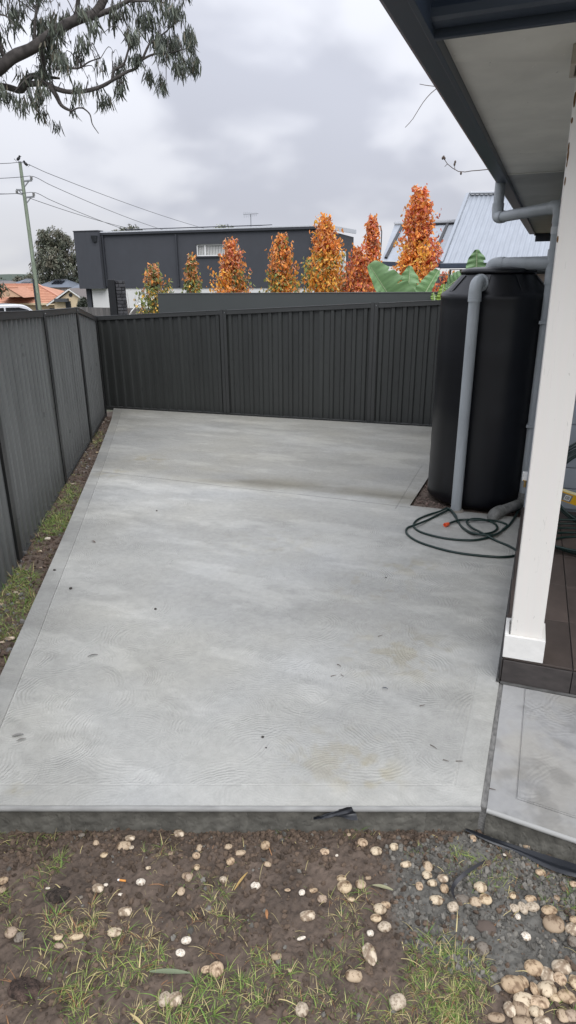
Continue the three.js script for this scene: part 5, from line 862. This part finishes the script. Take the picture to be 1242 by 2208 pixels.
const clodGeo = [11, 12].map(k => { const g = lump(k, 1, 1, 1, 0.3), p = g.attributes.position; for (let i = 0; i < p.count; i++) { const x = p.getX(i), y = p.getY(i), z = p.getZ(i), q = 1 + 0.35 * (fbm(x * 4 + k, z * 4 + y * 3, 4) - 0.5); p.setXYZ(i, x * q, y * q, z * q); } g.computeVertexNormals(); return g; });
const pebbleMats = [[0.58, 0.49, 0.36], [0.60, 0.53, 0.42], [0.50, 0.40, 0.29], [0.66, 0.60, 0.51], [0.47, 0.39, 0.30], [0.56, 0.45, 0.34], [0.36, 0.29, 0.22], [0.52, 0.47, 0.40], [0.40, 0.33, 0.27]].map((c, k) => mat(c[0], c[1], c[2], 0.7, { map: dirtTex(k) }));
const whiteStone = mat(0.78, 0.76, 0.72, 0.8, { map: dirtTex(7) }), greyStone = mat(0.2, 0.185, 0.17, 0.85, { map: dirtTex(8) });
const pr = rng(808);
const hOf = { soil: soilH, strip: stripH };
function pebble(px, py, w, h, o = {}) {
  const cat0 = o.category;                                      // size and place read off the photograph
  const hf = hOf[o.on ?? 'soil']; let p = on(px, py, SOIL + 0.01); p = on(px, py, hf(p.x, p.z) + 0.006); p = on(px, py, hf(p.x, p.z) + 0.006);
  const sc = p.distanceTo(V(0, EYE, 0)) / FOC / 2 * 0.98, a = w * sc, b = Math.max(h * sc * 1.02, a * 0.45);
  const m = new THREE.Mesh(o.category === 'clod' ? clodGeo[pr() * 2 | 0] : pebbleGeo[pr() * 6 | 0], o.mat ?? pebbleMats[pr() * pebbleMats.length | 0]); m.name = numbered(o.name ?? 'pebble'); m.castShadow = m.receiveShadow = true;
  m.position.copy(p); m.scale.set(a, Math.min(a, b) * 0.9, b); m.scale.y *= 0.75 + 0.4 * pr(); m.rotation.set((pr() - 0.5) * 0.5, (o.turn ?? (pr() - 0.5) * 0.5), (pr() - 0.5) * 0.3); m.position.y += m.scale.y * (0.08 + 0.30 * pr());
  if (cat0 === 'clod') { m.scale.y *= 0.45; m.position.y = p.y - 0.002; } scene.add(m); const cat = o.category ?? 'pebble'; tag(m, o.label, cat, o.group);
  if (o.group) loose.push([px, py, m]);
  return m;
}
// a loose pebble is told apart by the landmark it lies beside
const marks = []; const mk = (x, y, s) => marks.push([x, y, s]);
mk(265, 1902, 'the orange cigarette butt'); mk(54, 2130, 'the reddish clod at the bottom left'); mk(370, 2094, 'the long gum leaf in the grass'); mk(520, 1900, 'the straw yellow leaf blade');
mk(663, 1976, 'the biggest smooth white pebble'); mk(743, 1913, 'the large greyish cracked pebble'); mk(796, 2058, 'the long kidney-shaped white pebble'); mk(725, 1752, 'the folded black plastic corner');
mk(978, 1890, 'the curved black plastic strip'); mk(1045, 1999, 'the flat brown clod on grey clay'); mk(1194, 1995, 'the largest cream pebble near the right edge'); mk(1152, 2089, 'the topmost pebble of the corner heap');
mk(1103, 2128, 'the large leftmost pebble of the corner heap'); mk(1035, 1722, 'the front end of the slab joint'); mk(135, 1095, 'the green clump in the fence strip'); mk(21, 1378, 'the largest pebble in the fence strip');
mk(215, 905, 'the far corner of the side fence'); mk(365, 2155, 'the two side-by-side pebbles at bottom left'); mk(270, 1825, 'the group of three pebbles below the slab'); mk(1133, 2160, 'the middle of the corner heap');
const loose = [];
function nameLoose() {
  const bins = {};
  for (const [x, y, m] of loose) {
    let b = null, bd = 1e9; for (const k of marks) { if (m.userData.group === 'pebbles in the grass strip' !== k[0] < 230 && k[1] < 1500) continue; const d = Math.hypot(x - k[0], y - k[1]); if (d < bd) { bd = d; b = k; } }
    const dx = x - b[0], dy = y - b[1], dir = Math.abs(dx) > Math.abs(dy) ? (dx < 0 ? 'left of' : 'right of') : (dy < 0 ? 'above' : 'below'); (bins[dir + ' ' + b[2]] ??= []).push([bd, m]);
  }
  const ord = ['nearest', 'second nearest', 'third nearest', 'fourth nearest', 'fifth nearest', 'sixth nearest', 'seventh nearest', 'eighth nearest', 'ninth nearest', 'tenth nearest'];
  for (const k in bins) bins[k].sort((a, b) => a[0] - b[0]).forEach(([, m], i) => { m.userData.label = (bins[k].length > 1 ? ord[i] + ' ' : 'loose ') + 'pebble ' + k; });
}
{
  let ox = 0, oy = 1680, sc = 0.338, G = {}; const p = (x, y, w, h, o = {}) => pebble(ox + x * sc, oy + y * sc, w * sc, h * sc, { ...G, ...o });
  const one = (label, o = {}) => ({ label, group: undefined, ...o });
  // left third of the bare soil
  G = { label: 'small cream pebble half sunk in the brown soil on the lower left', group: 'pebbles in the brown soil on the left' };
  p(1142, 352, 65, 50, one('pale oval pebble alone just below the slab edge, left of centre', { mat: pebbleMats[3] })); p(828, 380, 60, 40, one('flat tan pebble touching a rounder one, below the slab edge on the left')); p(790, 430, 72, 62, one('round tan pebble in the tight group of three below the slab edge')); p(840, 437, 30, 28, one('smallest pebble in the tight group of three below the slab edge'));
  p(665, 485, 46, 44); p(612, 410, 36, 34); p(627, 703, 68, 62, one('pale round pebble left of the orange cigarette butt', { mat: pebbleMats[3] })); p(898, 662, 52, 44, one('white chipped stone right of the orange cigarette butt', { mat: whiteStone, category: 'stone', name: 'stone' })); p(797, 851, 72, 60, one('lone cream pebble below the orange cigarette butt')); p(730, 983, 80, 62, one('dirt-spotted oval pebble among dead grass on the lower left'));
  p(1195, 620, 60, 44); p(1155, 720, 46, 54); p(1187, 1035, 56, 44, one('upper of two white stone chips near dead grass, lower left', { mat: whiteStone, category: 'stone', name: 'stone' })); p(1152, 1112, 52, 46, one('lower of two white stone chips near dead grass, lower left', { mat: whiteStone, category: 'stone', name: 'stone' }));
  p(72, 985, 64, 66, one('bright cream pebble near the left photo edge beside a dirty one')); p(122, 1012, 46, 64, one('muddy brown pebble beside a bright cream one near the left edge', { mat: greyStone })); p(20, 655, 50, 60); p(15, 705, 40, 40); p(370, 1012, 48, 44); p(375, 1065, 60, 30); p(485, 1005, 70, 44); p(305, 697, 28, 18, { mat: whiteStone }); p(675, 677, 26, 22, { mat: whiteStone }); p(770, 738, 30, 22, { mat: whiteStone });
  p(1050, 1405, 60, 92, one('left one of two tan pebbles side by side at the bottom left')); p(1118, 1407, 66, 84, one('right one of two pebbles side by side at the bottom left, half muddy')); p(1088, 480, 26, 36); p(945, 567, 30, 24); p(515, 757, 24, 20, { mat: greyStone }); p(520, 360, 40, 28, { mat: greyStone });
  p(160, 1345, 160, 105, one('large flat reddish brown clod at the bottom left corner', { mat: mat(0.15, 0.10, 0.078, 0.95, { map: mottled(91, 0.35, 1, 7, 7, 300), bumpMap: mottled(92, 0, 1, 12, 12), bumpScale: 0.02 }), category: 'clod', name: 'clod' })); p(370, 740, 130, 90, one('flat brown clod in the soil on the lower left', { mat: mat(0.12, 0.09, 0.07, 0.95, { map: mottled(93, 0.35, 1, 7, 7, 300), bumpMap: mottled(92, 0, 1, 12, 12), bumpScale: 0.02 }), category: 'clod', name: 'clod' }));
  // middle
  ox = 400; G = { label: 'small cream pebble on the brown soil below the middle of the slab', group: 'pebbles in the brown soil in the middle' };
  p(87, 440, 38, 46); p(68, 493, 46, 46); p(72, 563, 30, 40); p(18, 632, 44, 50); p(240, 645, 44, 40); p(273, 433, 42, 42); p(347, 474, 66, 42, one('wide oval cream pebble in the pebble cluster below the slab centre')); p(288, 527, 50, 50); p(510, 428, 56, 62, one('dark spotted round pebble beside reddish roots below the slab centre')); p(523, 548, 48, 34);
  p(447, 683, 54, 50, one('white jagged stone chip in the middle of the bare soil', { mat: whiteStone, category: 'stone', name: 'stone' })); p(885, 465, 56, 44); p(1130, 407, 60, 60); p(1212, 462, 64, 62); p(995, 635, 56, 50, one('cream pebble resting above a larger greyish one')); p(1015, 690, 80, 88, one('large greyish cracked pebble right of the centre of the soil')); p(1118, 673, 60, 66); p(870, 770, 52, 48); p(742, 728, 36, 38, { mat: whiteStone }); p(808, 713, 62, 36);
  p(777, 876, 82, 62, one('biggest smooth white pebble alone on the bare brown soil', { mat: pebbleMats[3] })); p(740, 1016, 50, 22, { mat: whiteStone }); p(582, 1138, 60, 46); p(195, 1222, 80, 76, one('round greyish pebble with dark spots in grass at the bottom')); p(130, 1215, 56, 40); p(660, 1222, 30, 26); p(1172, 1120, 70, 130, one('long upright kidney-shaped white pebble right of the bottom centre', { mat: pebbleMats[3], turn: 0.2 })); p(1072, 1262, 84, 66, one('tan oval pebble in the grass at the bottom centre')); p(740, 1472, 72, 84, one('cream pebble with a dark crack at the very bottom')); p(1178, 985, 36, 42, { mat: whiteStone }); p(1055, 768, 40, 34); p(1165, 632, 32, 26); p(650, 708, 36, 24); p(1040, 355, 26, 24); p(965, 488, 18, 16, { mat: whiteStone }); p(495, 255, 50, 26);
  // right, on the grey clay
  ox = 800; oy = 1640; sc = 0.3559; G = { label: 'tan pebble lying on the grey crumbled clay at the lower right', group: 'pebbles on the grey clay' };
  p(30, 550, 62, 54); p(137, 527, 48, 46); p(210, 633, 58, 42); p(342, 643, 54, 60, one('topmost pebble of the little vertical chain on the grey clay')); p(338, 697, 54, 60); p(370, 747, 48, 46); p(433, 718, 58, 52, one('whitest pebble left of the curved black strip', { mat: pebbleMats[3] })); p(445, 778, 44, 66); p(293, 765, 40, 60, one('triangular orange tan stone left of the pebble chain', { mat: pebbleMats[5], category: 'stone', name: 'stone' })); p(393, 847, 66, 58); p(495, 895, 54, 56, one('round tan pebble touching the lower end of the curved black strip'));
  p(660, 773, 68, 64); p(690, 843, 70, 64, one('yellowish egg-like pebble beside the flat brown clod', { mat: pebbleMats[0] })); p(630, 860, 64, 54); p(552, 838, 90, 60, one('flat brown clod enclosed by the curved black strip', { mat: greyStone, category: 'clod', name: 'clod' })); p(855, 822, 36, 38); p(968, 843, 62, 46); p(865, 897, 50, 52); p(920, 897, 44, 74); p(978, 892, 66, 56); p(890, 948, 28, 34, { mat: whiteStone }); p(1080, 913, 80, 62); p(1108, 996, 106, 104, one('largest smooth cream pebble near the right photo edge')); p(937, 1067, 50, 48, one('square pale stone on the grey clay', { mat: whiteStone, category: 'stone', name: 'stone' })); p(670, 1152, 68, 70, one('round dull grey pebble above the grass patch', { mat: greyStone })); p(690, 1008, 96, 76, one('flat brown clod on the grey clay below the curved black strip', { mat: mat(0.11, 0.085, 0.07, 0.95), category: 'clod', name: 'clod' })); p(607, 1080, 28, 26); p(1125, 835, 30, 34); p(1107, 1098, 28, 28);
  p(1230, 975, 50, 50); p(1218, 1030, 70, 66); p(1220, 1105, 56, 56, { mat: greyStone }); p(1027, 680, 50, 40); p(1225, 750, 40, 40); p(943, 520, 38, 32); p(860, 430, 50, 36); p(585, 418, 30, 40); p(617, 470, 32, 60, one('upright pink grey stone in dug clods under the slab corner', { category: 'stone', name: 'stone' })); p(812, 572, 22, 24, { mat: whiteStone });
  p(80, 1010, 74, 58); p(55, 905, 72, 80, one('tan pebble leaning on a lighter one left of the grey clay')); p(88, 877, 54, 42); p(28, 957, 60, 42); p(160, 1470, 78, 78, one('single cream pebble in the soil left of the grass patch at the bottom')); p(755, 1560, 80, 50);
  G = { label: 'smooth cream pebble in the loose heap at the bottom right corner', group: 'heap of pebbles in the bottom right corner' };
  p(988, 1262, 92, 84, one('topmost round pebble of the heap in the bottom right corner')); p(1155, 1265, 88, 90); p(1075, 1315, 70, 104); p(1143, 1327, 62, 64); p(852, 1370, 108, 100, one('large leftmost pebble of the heap in the bottom right corner')); p(917, 1345, 60, 72); p(1230, 1345, 50, 76); p(990, 1392, 44, 74); p(1065, 1390, 84, 82); p(1117, 1438, 60, 58); p(1182, 1437, 84, 68); p(925, 1460, 98, 84); p(1013, 1467, 90, 68); p(913, 1508, 78, 104); p(838, 1510, 58, 76, one('white mottled pebble at the left foot of the corner heap', { mat: pebbleMats[3] })); p(996, 1525, 70, 56); p(1160, 1550, 56, 70); p(915, 1590, 90, 60); p(1035, 1590, 80, 60); p(1210, 1550, 60, 60);
  // strip by the fence
  ox = 0; oy = 860; sc = 0.322; G = { on: 'strip', label: 'pale pebble in the grass strip beside the left fence', group: 'pebbles in the grass strip' };
  p(318, 940, 38, 32, one('bright white pebble below the green clump in the fence strip', { mat: whiteStone })); p(268, 1022, 28, 20); p(310, 1005, 30, 14); p(270, 1132, 30, 14); p(105, 1300, 34, 26); p(135, 1310, 30, 22); p(65, 1610, 66, 34, one('largest pebble in the fence strip, near the left photo edge', { mat: pebbleMats[3] })); p(14, 1632, 30, 26); p(5, 1378, 30, 22); p(200, 1198, 24, 16); p(120, 1365, 24, 18); p(490, 573, 30, 14); p(620, 285, 40, 22); p(650, 360, 18, 22); p(700, 140, 34, 26, { mat: greyStone }); p(730, 150, 30, 24, { mat: greyStone }); p(690, 160, 26, 20, { mat: greyStone });
}
nameLoose();
// crumbs of soil and clay, too many to count
{
  const r = rng(61), geos = [lump(21, 1, 0.8, 1, 0.45), lump(22, 1, 0.7, 0.8, 0.5)].map(() => 0), g3 = [31, 32, 33].map(k => { const g = new THREE.IcosahedronGeometry(1, 1), p = g.attributes.position; for (let i = 0; i < p.count; i++) { const x = p.getX(i), y = p.getY(i), z = p.getZ(i), q = 0.6 + 0.8 * vn(x * 1.7 + k, y * 1.7 + z * 1.9 + k); p.setXYZ(i, x * q, y * q * 0.75, z * q); } g.computeVertexNormals(); return g; }); void geos;
  const root = new THREE.Group(); root.name = 'soil_crumbs'; scene.add(root); tag(root, 'loose crumbs of brown soil and grey clay on the bare ground', 'soil crumbs', null, 'stuff');
  const L = [[], [], []], C = [[], [], []];
  for (let k = 0; k < 60000; k++) {
    const x = lerp(-1.5, 1.5, r()), z = lerp(-2.1, -0.95, r()), near = sm(-1.75, -2.0, z), gr = greyness(x, z), dens = Math.min(1, 0.16 + 0.75 * near + 0.5 * gr) * (0.35 + 1.1 * sm(0.35, 0.65, fbm(x * 6, z * 6, 3))); if (r() > dens) continue;
    if (z < -2.0 && x < 0.74) continue; if (x > 0.74 && z < -2.0 + (x - 0.74) * 0.5 + 0.0) continue;
    const s = (0.0018 + 0.0105 * Math.pow(r(), 4.2)), q = r() * 3 | 0, w = 0.45 + 0.85 * r(), c = r() < gr * 0.75 + 0.05 ? [0.160, 0.150, 0.130] : [0.120, 0.085, 0.060];
    L[q].push([V(x, soilH(x, z) + s * 0.25, z), new THREE.Quaternion().setFromEuler(new THREE.Euler(r() * 6, r() * 6, r() * 6)), V(s * (0.8 + 0.6 * r()), s, s)]); C[q].push(lin(c[0] * w, c[1] * w, c[2] * w));
  }
  for (let k = 0; k < 5200; k++) { const z = lerp(-2.9, -10.4, Math.pow(r(), 1.4)), x = lerp(slabL(z) - 0.45, slabL(z) - 0.01, r()), s = 0.004 + 0.016 * Math.pow(r(), 3), q = r() * 3 | 0, w = 0.65 + 0.6 * r(); L[q].push([V(x, stripH(x, z) + s * 0.3, z), new THREE.Quaternion().setFromEuler(new THREE.Euler(r() * 6, r() * 6, r() * 6)), V(s, s * 0.8, s)]); C[q].push(r() < 0.12 ? lin(0.2 * w, 0.19 * w, 0.18 * w) : lin(0.12 * w, 0.085 * w, 0.065 * w)); }
  for (let k = 0; k < 900; k++) { const a = r() * 6.28, q0 = 0.46 + 0.25 * r(), x = 1.8 + Math.cos(a) * q0, z = -5.8 + Math.sin(a) * q0, s = 0.004 + 0.012 * r() * r(), q = r() * 3 | 0, w = 0.6 + 0.6 * r(); if (sOf(x, z) < 5.56 || tOf(x, z) < -0.84) continue; L[q].push([V(x, -0.02, z), new THREE.Quaternion().setFromEuler(new THREE.Euler(r() * 6, r() * 6, r() * 6)), V(s, s * 0.8, s)]); C[q].push(lin(0.17 * w, 0.12 * w, 0.1 * w)); }
  for (let q = 0; q < 3; q++) scatter('crumbs', g3[q], M.clod, L[q], root, C[q]);
}
// grass
{
  const r = rng(71), bladeGeo = [0.1, 0.45, 0.9].map(b => quadGrid((u, v) => { const w = (u - 0.5) * 0.0042 * (1 - 0.85 * v * v); return V(w, v * (1 - 0.35 * b * v), b * v * v * 0.75 + Math.abs(w) * 0); }, 1, 4));
  // blades are one metre long before scaling: x in metres, so width is scaled on its own
  bladeGeo.forEach(g => { const p = g.attributes.position; for (let i = 0; i < p.count; i++) p.setX(i, p.getX(i) * 100); });
  const groups = {}; const make = (name, label) => { const o = new THREE.Group(); o.name = name; scene.add(o); tag(o, label, 'grass', null, 'stuff'); return groups[name] = { o, L: [[], [], []], C: [[], [], []] }; };
  const front = make('grass', 'sparse tufts of green and straw-coloured grass in the bare soil'), strip = make('grass_strip', 'grass growing in the narrow strip along the left fence');
  const blade = (B, x, z, y, len, lean, dry, hue, a = r() * 6.28) => { const q = lean > 0.75 ? 2 : lean > 0.35 ? 1 : 0, k = 0.7 + 0.6 * r(); B.L[q].push([V(x, y - 0.003, z), new THREE.Quaternion().setFromEuler(new THREE.Euler(lean * (0.5 + 0.8 * r()), a, 0, 'YXZ')), V(len * (0.045 + 0.03 * r()) * 2.2 * 0.65, len, len)]); const c = r() < dry ? (r() < 0.25 ? [0.28, 0.14, 0.06] : [0.48, 0.40, 0.19]) : hue > r() ? [0.13, 0.23, 0.04] : [0.25, 0.30, 0.075]; B.C[q].push(lin(c[0] * k, c[1] * k, c[2] * k)); };
  const tuft = (px, py, w, h, n, dry = 0.3, len = 0.05, B = front, hf = soilH, off = SOIL) => { for (let k = 0; k < n;) { const a = r() * 6.28, q = Math.sqrt(r()), p = on(px + Math.cos(a) * q * w, py + Math.sin(a) * q * h, off + 0.01), m = 4 + r() * 12 | 0, L0 = 0.78 * len * (0.6 + 0.7 * r()), dr = Math.min(1, Math.max(0, dry + (r() - 0.5) * 0.7)); k += m; for (let j = 0; j < m; j++) { const b = r() * 6.28, e = 0.011 * r(), x = p.x + Math.sin(b) * e, z = p.z + Math.cos(b) * e; blade(B, x, z, hf(x, z), L0 * (0.45 + 0.8 * r()), 0.45 + 0.95 * r(), dr, 0.6, b + (r() - 0.5) * 1.2); } } };
  // read off the photograph: centre, half width, half height, blades, dryness, length
  tuft(40, 1800, 80, 34, 300, 0.15, 0.05); tuft(120, 1862, 40, 26, 150, 0.12, 0.06); tuft(10, 1925, 24, 24, 80, 0.1, 0.05); tuft(170, 1785, 60, 18, 70, 0.5, 0.04); tuft(340, 1830, 40, 22, 90, 0.8, 0.05); tuft(70, 1905, 50, 26, 60, 0.35, 0.05); tuft(15, 1985, 40, 60, 80, 0.4, 0.05);
  tuft(160, 1990, 70, 44, 260, 0.62, 0.07); tuft(215, 2020, 70, 40, 180, 0.6, 0.06); tuft(290, 2085, 85, 50, 420, 0.35, 0.07); tuft(330, 2000, 60, 46, 130, 0.8, 0.06); tuft(80, 2060, 60, 40, 90, 0.35, 0.06); tuft(170, 2140, 50, 70, 240, 0.3, 0.07); tuft(60, 2140, 80, 60, 130, 0.35, 0.06); tuft(250, 2190, 120, 40, 200, 0.5, 0.06); tuft(400, 2180, 70, 50, 260, 0.25, 0.07);
  tuft(480, 1925, 34, 22, 130, 0.35, 0.055); tuft(425, 1898, 34, 16, 80, 0.35, 0.05); tuft(445, 2000, 44, 50, 170, 0.75, 0.055); tuft(480, 2150, 90, 60, 620, 0.25, 0.06); tuft(570, 2070, 30, 26, 100, 0.25, 0.05); tuft(640, 2150, 80, 60, 420, 0.3, 0.055); tuft(700, 2085, 46, 30, 200, 0.3, 0.05); tuft(520, 1990, 30, 24, 60, 0.6, 0.05); tuft(735, 1985, 40, 50, 160, 0.5, 0.05); tuft(760, 2050, 36, 40, 110, 0.4, 0.05);
  tuft(575, 1770, 22, 12, 40, 0.3, 0.045); tuft(785, 1800, 44, 18, 60, 0.4, 0.05); tuft(600, 1798, 24, 10, 26, 0.4, 0.04); tuft(755, 1935, 50, 20, 90, 0.85, 0.06);
  tuft(995, 1860, 44, 40, 260, 0.25, 0.045); tuft(1060, 1885, 60, 46, 380, 0.25, 0.045); tuft(905, 1836, 26, 18, 90, 0.25, 0.04); tuft(1120, 1850, 50, 30, 140, 0.25, 0.04); tuft(1210, 1935, 40, 50, 220, 0.25, 0.045); tuft(1200, 1880, 40, 24, 100, 0.3, 0.04); tuft(985, 1840, 14, 12, 50, 0.1, 0.05);
  tuft(970, 2120, 90, 90, 1500, 0.38, 0.05); tuft(930, 2070, 60, 70, 560, 0.3, 0.055); tuft(920, 2190, 90, 40, 500, 0.35, 0.05); tuft(1010, 2170, 60, 50, 480, 0.35, 0.05); tuft(840, 2150, 40, 50, 120, 0.5, 0.05); tuft(760, 2170, 50, 40, 160, 0.3, 0.05); tuft(1215, 2170, 30, 40, 90, 0.5, 0.05);
  tuft(620, 1960, 560, 190, 300, 0.75, 0.032);
  for (let k = 0; k < 260; k++) { const x = lerp(-1.4, 1.3, r()), z = lerp(-1.98, -1.1, r()); blade(front, x, z, soilH(x, z) + 0.006, 0.03 + 0.07 * r(), 1.45, 0.95, 0); }    // straw lying flat
  const st = (px, py, w, h, n, dry, len) => tuft(px, py, w, h, n * 2.2, dry * 0.7, len * 1.1, strip, stripH, -0.13);
  st(135, 1095, 34, 55, 900, 0.22, 0.085); st(115, 1135, 28, 24, 420, 0.12, 0.10); st(150, 1060, 24, 24, 260, 0.3, 0.07); st(45, 1255, 44, 24, 380, 0.3, 0.09); st(30, 1300, 50, 36, 620, 0.35, 0.08); st(20, 1350, 40, 40, 360, 0.4, 0.07); st(85, 1180, 26, 20, 70, 0.5, 0.08); st(170, 1020, 16, 20, 90, 0.6, 0.05); st(212, 940, 12, 16, 170, 0.55, 0.09); st(205, 950, 16, 14, 120, 0.7, 0.09); st(180, 985, 12, 20, 60, 0.7, 0.06); st(20, 1400, 40, 40, 140, 0.5, 0.07); st(85, 1160, 12, 14, 60, 0.15, 0.07); st(100, 1200, 40, 26, 60, 0.8, 0.06);
  for (const g of [front, strip]) for (let q = 0; q < 3; q++) scatter('blades', bladeGeo[q], M.blade, g.L[q], g.o, g.C[q]);
}
// membrane scraps, butt, leaves, twigs
{
  const membrane = (pts, w, th) => bar(pts[0], pts[1], w, th); void membrane;
  const f = (px, py, y) => on(px, py, y), A = at(676, 1764, 1.955), B = at(757, 1738, 1.95), Cc = at(776, 1762, 1.945), D = at(740, 1768, 1.935);
  const g = quadGrid((u, v) => { const top = A.clone().lerp(B, u), bot = A.clone().lerp(D, u * 0.8).lerp(Cc, u * u * 0.9); const p = top.lerp(bot, v); p.z += 0.012 * Math.sin(v * 9 + u * 5) * v + 0.010 * (fbm(u * 6, v * 6, 3) - 0.5); return p; }, 24, 10);
  const m1 = solo('plastic_flap', g, M.membrane, 'torn corner of black plastic sheet folded up against the slab edge', 'plastic sheet'); void m1; void f;
  // strip of black sheet poking out below the right-hand slab
  const e0 = p2a.clone().add(V(-0.05, 0, 0.0)), dir = V(0.889, 0, 0.458), nrm = V(-0.458, 0, 0.889);
  const g2 = quadGrid((u, v) => { const p = e0.clone().addScaledVector(dir, u * 1.3 - 0.02), w = sm(0, 0.35, u) * 0.03; p.addScaledVector(nrm, 0.006 + v * (0.018 + w) + 0.006 * Math.sin(u * 30) * v); p.y = lerp(SOIL + 0.018 + 0.02 * sm(0.05, 0.4, u), SOIL + 0.016, v) + 0.008 * Math.sin(u * 16 + 2) * v + 0.016 * Math.max(0, 0.25 - Math.abs(v - 0.75)); return p; }, 80, 10);
  solo('plastic_sheet', g2, M.membrane, 'black plastic sheet edge showing under the right-hand slab', 'plastic sheet');
  const s = (x, y, k = 0) => { const q = on(800 + x * 0.3559, 1640 + y * 0.3559, SOIL); return V(q.x, soilH(q.x, q.z) + 0.008 + k, q.z); };
  const path = new THREE.CatmullRomCurve3([s(690, 622), s(640, 660, 0.006), s(560, 720, 0.012), s(500, 775, 0.016), s(492, 830, 0.018), s(520, 875, 0.014), s(590, 915, 0.006), s(655, 950)]);
  solo('plastic_strip', quadGrid((u, v) => { const p = path.getPoint(u), t = path.getTangent(u), n = V(-t.z, 0, t.x); return p.addScaledVector(n, (v - 0.5) * 0.012 * Math.sin(Math.PI * Math.min(0.9, u + 0.1))).add(V(0, 0.007 * v, 0)); }, 40, 2), mat(0.03, 0.03, 0.034, 0.4), 'curved strip of black plastic lying in the grey clay', 'plastic strip');
  const b = on(265, 1902, SOIL + 0.01), butt = thing('cigarette_butt', 'orange filtered cigarette butt on the bare soil', 'cigarette butt', V(b.x, soilH(b.x, b.z) + 0.008, b.z), -0.15);
  local('filter', new THREE.CylinderGeometry(0.0036, 0.0036, 0.024, 14).rotateZ(Math.PI / 2), mat(0.70, 0.30, 0.07, 0.8), butt); local('paper_end', new THREE.CylinderGeometry(0.0035, 0.0038, 0.007, 14).rotateZ(Math.PI / 2).translate(-0.0156, 0, 0), M.white, butt);
  // leaves on the slab and soil
  const lf = (name, px, py, L, w, turn, c, label, onSoil) => { let p = on(px, py, onSoil ? SOIL + 0.02 : 0.003); if (onSoil) p.y = soilH(p.x, p.z) + 0.016; const gl = quadGrid((u, v) => V((u - 0.5) * w * Math.pow(Math.sin(Math.PI * (0.06 + 0.9 * v)), 0.8), 0.006 * Math.sin(v * 3) + Math.abs(u - 0.5) * 0.004, -v * L), 4, 10); gl.rotateY(turn); gl.translate(p.x, p.y, p.z); const m = solo(name, gl, mat(c[0], c[1], c[2], 0.7), label, 'leaf'); return m; };
  lf('fallen_leaf', 189, 1416, 0.055, 0.010, -1.25, [0.09, 0.085, 0.075], 'dark narrow leaf lying alone on the left side of the slab');
  lf('fallen_leaf', 26, 1588, 0.05, 0.016, -1.3, [0.24, 0.235, 0.22], 'pale grey leaf on the slab near the left photo edge'); lf('fallen_leaf', 36, 1598, 0.04, 0.010, -1.2, [0.2, 0.19, 0.17], 'smaller leaf below the pale grey one near the left edge');
  lf('fallen_leaf', 322, 2094, 0.13, 0.016, -1.62, [0.17, 0.2, 0.12], 'long grey green gum leaf lying in the grass at the bottom left', true); lf('fallen_leaf', 505, 1918, 0.085, 0.009, -0.55, [0.42, 0.28, 0.10], 'straw yellow leaf blade sticking up from the bare soil', true); lf('fallen_leaf', 576, 1982, 0.035, 0.010, 0.1, [0.36, 0.17, 0.07], 'small orange brown leaf on the bare soil', true);
  lf('fallen_leaf', 848, 1917, 0.075, 0.014, 1.3, [0.28, 0.27, 0.16], 'pale folded gum leaf on the edge of the grey clay', true); lf('fallen_leaf', 280, 2186, 0.07, 0.009, -2.2, [0.5, 0.4, 0.2], 'straw coloured leaf at the bottom left of the soil', true);
  lf('fallen_leaf', 206, 1170, 0.05, 0.012, 0.9, [0.12, 0.08, 0.06], 'brown leaf on the slab right of the green clump of grass'); lf('fallen_leaf', 824, 1484, 0.03, 0.007, -1.9, [0.03, 0.04, 0.06], 'tiny dark blue scrap on the right half of the slab');
  const crumb = (px, py, r0, label) => { const p = on(px, py, 0), g4 = lump(px, 1, 0.7, 0.85, 0.5); r0 *= 0.8; g4.scale(r0, r0, r0).translate(p.x, r0 * 0.5, p.z); solo('dirt_crumb', g4, mat(0.05, 0.045, 0.04, 0.9), label, 'crumb'); };
  crumb(153, 1270, 0.014, 'grey crumb on the slab near its left border line'); crumb(335, 1314, 0.009, 'black crumb on the slab in its left half, below the leaf height'); crumb(566, 1590, 0.0075, 'black crumb alone near the front of the slab'); crumb(118, 1230, 0.012, 'dark crumb on the smooth left border of the slab'); crumb(574, 1613, 0.005, 'brown crumb just below the black one near the slab front'); crumb(1203, 1492, 0.014, 'dark clod at the edge between the tiles and the right-hand slab'); crumb(832, 1246, 0.006, 'tiny dark crumb on the slab below the hose'); crumb(338, 1102, 0.009, 'tiny black crumb on the far left half of the slab');
  const tw = (px, py, L, a, label) => { const p = on(px, py, 0.003), e = V(p.x + Math.cos(a) * L, 0.004, p.z + Math.sin(a) * L); solo('fallen_twig', [taper([p, p.clone().lerp(e, 0.5).add(V(0.003, 0.002, 0.002)), e], 0.0019, 0.0009, 5)], M.twig, label, 'twig'); };
  tw(727, 1432, 0.03, 0.9, 'upper short twig on the slab right of centre'); tw(713, 1458, 0.03, -0.3, 'flat short twig below another on the slab right of centre'); tw(735, 1455, 0.02, 0.9, 'tiny twig right of two others on the slab'); tw(928, 1606, 0.035, 0.9, 'longest twig on the slab near the joint'); tw(905, 1522, 0.03, -0.3, 'pale twig on the slab above the right front corner'); tw(955, 1638, 0.025, 0.5, 'short twig just above the front border of the slab'); tw(983, 1641, 0.03, 0.05, 'level twig near the joint at the slab front'); tw(1055, 1700, 0.025, 0.4, 'twig on the border of the right-hand slab'); tw(815, 1372, 0.03, -0.4, 'thin twig on the slab below the hose and left of the post');
}

// ------------------------------------------------------------------ picture
const renderer = new THREE.WebGLRenderer({ antialias: true });
renderer.setSize(576, 1024); renderer.shadowMap.enabled = true;
renderer.toneMapping = THREE.LinearToneMapping; renderer.toneMappingExposure = EXPOSURE;
renderer.render(scene, camera);
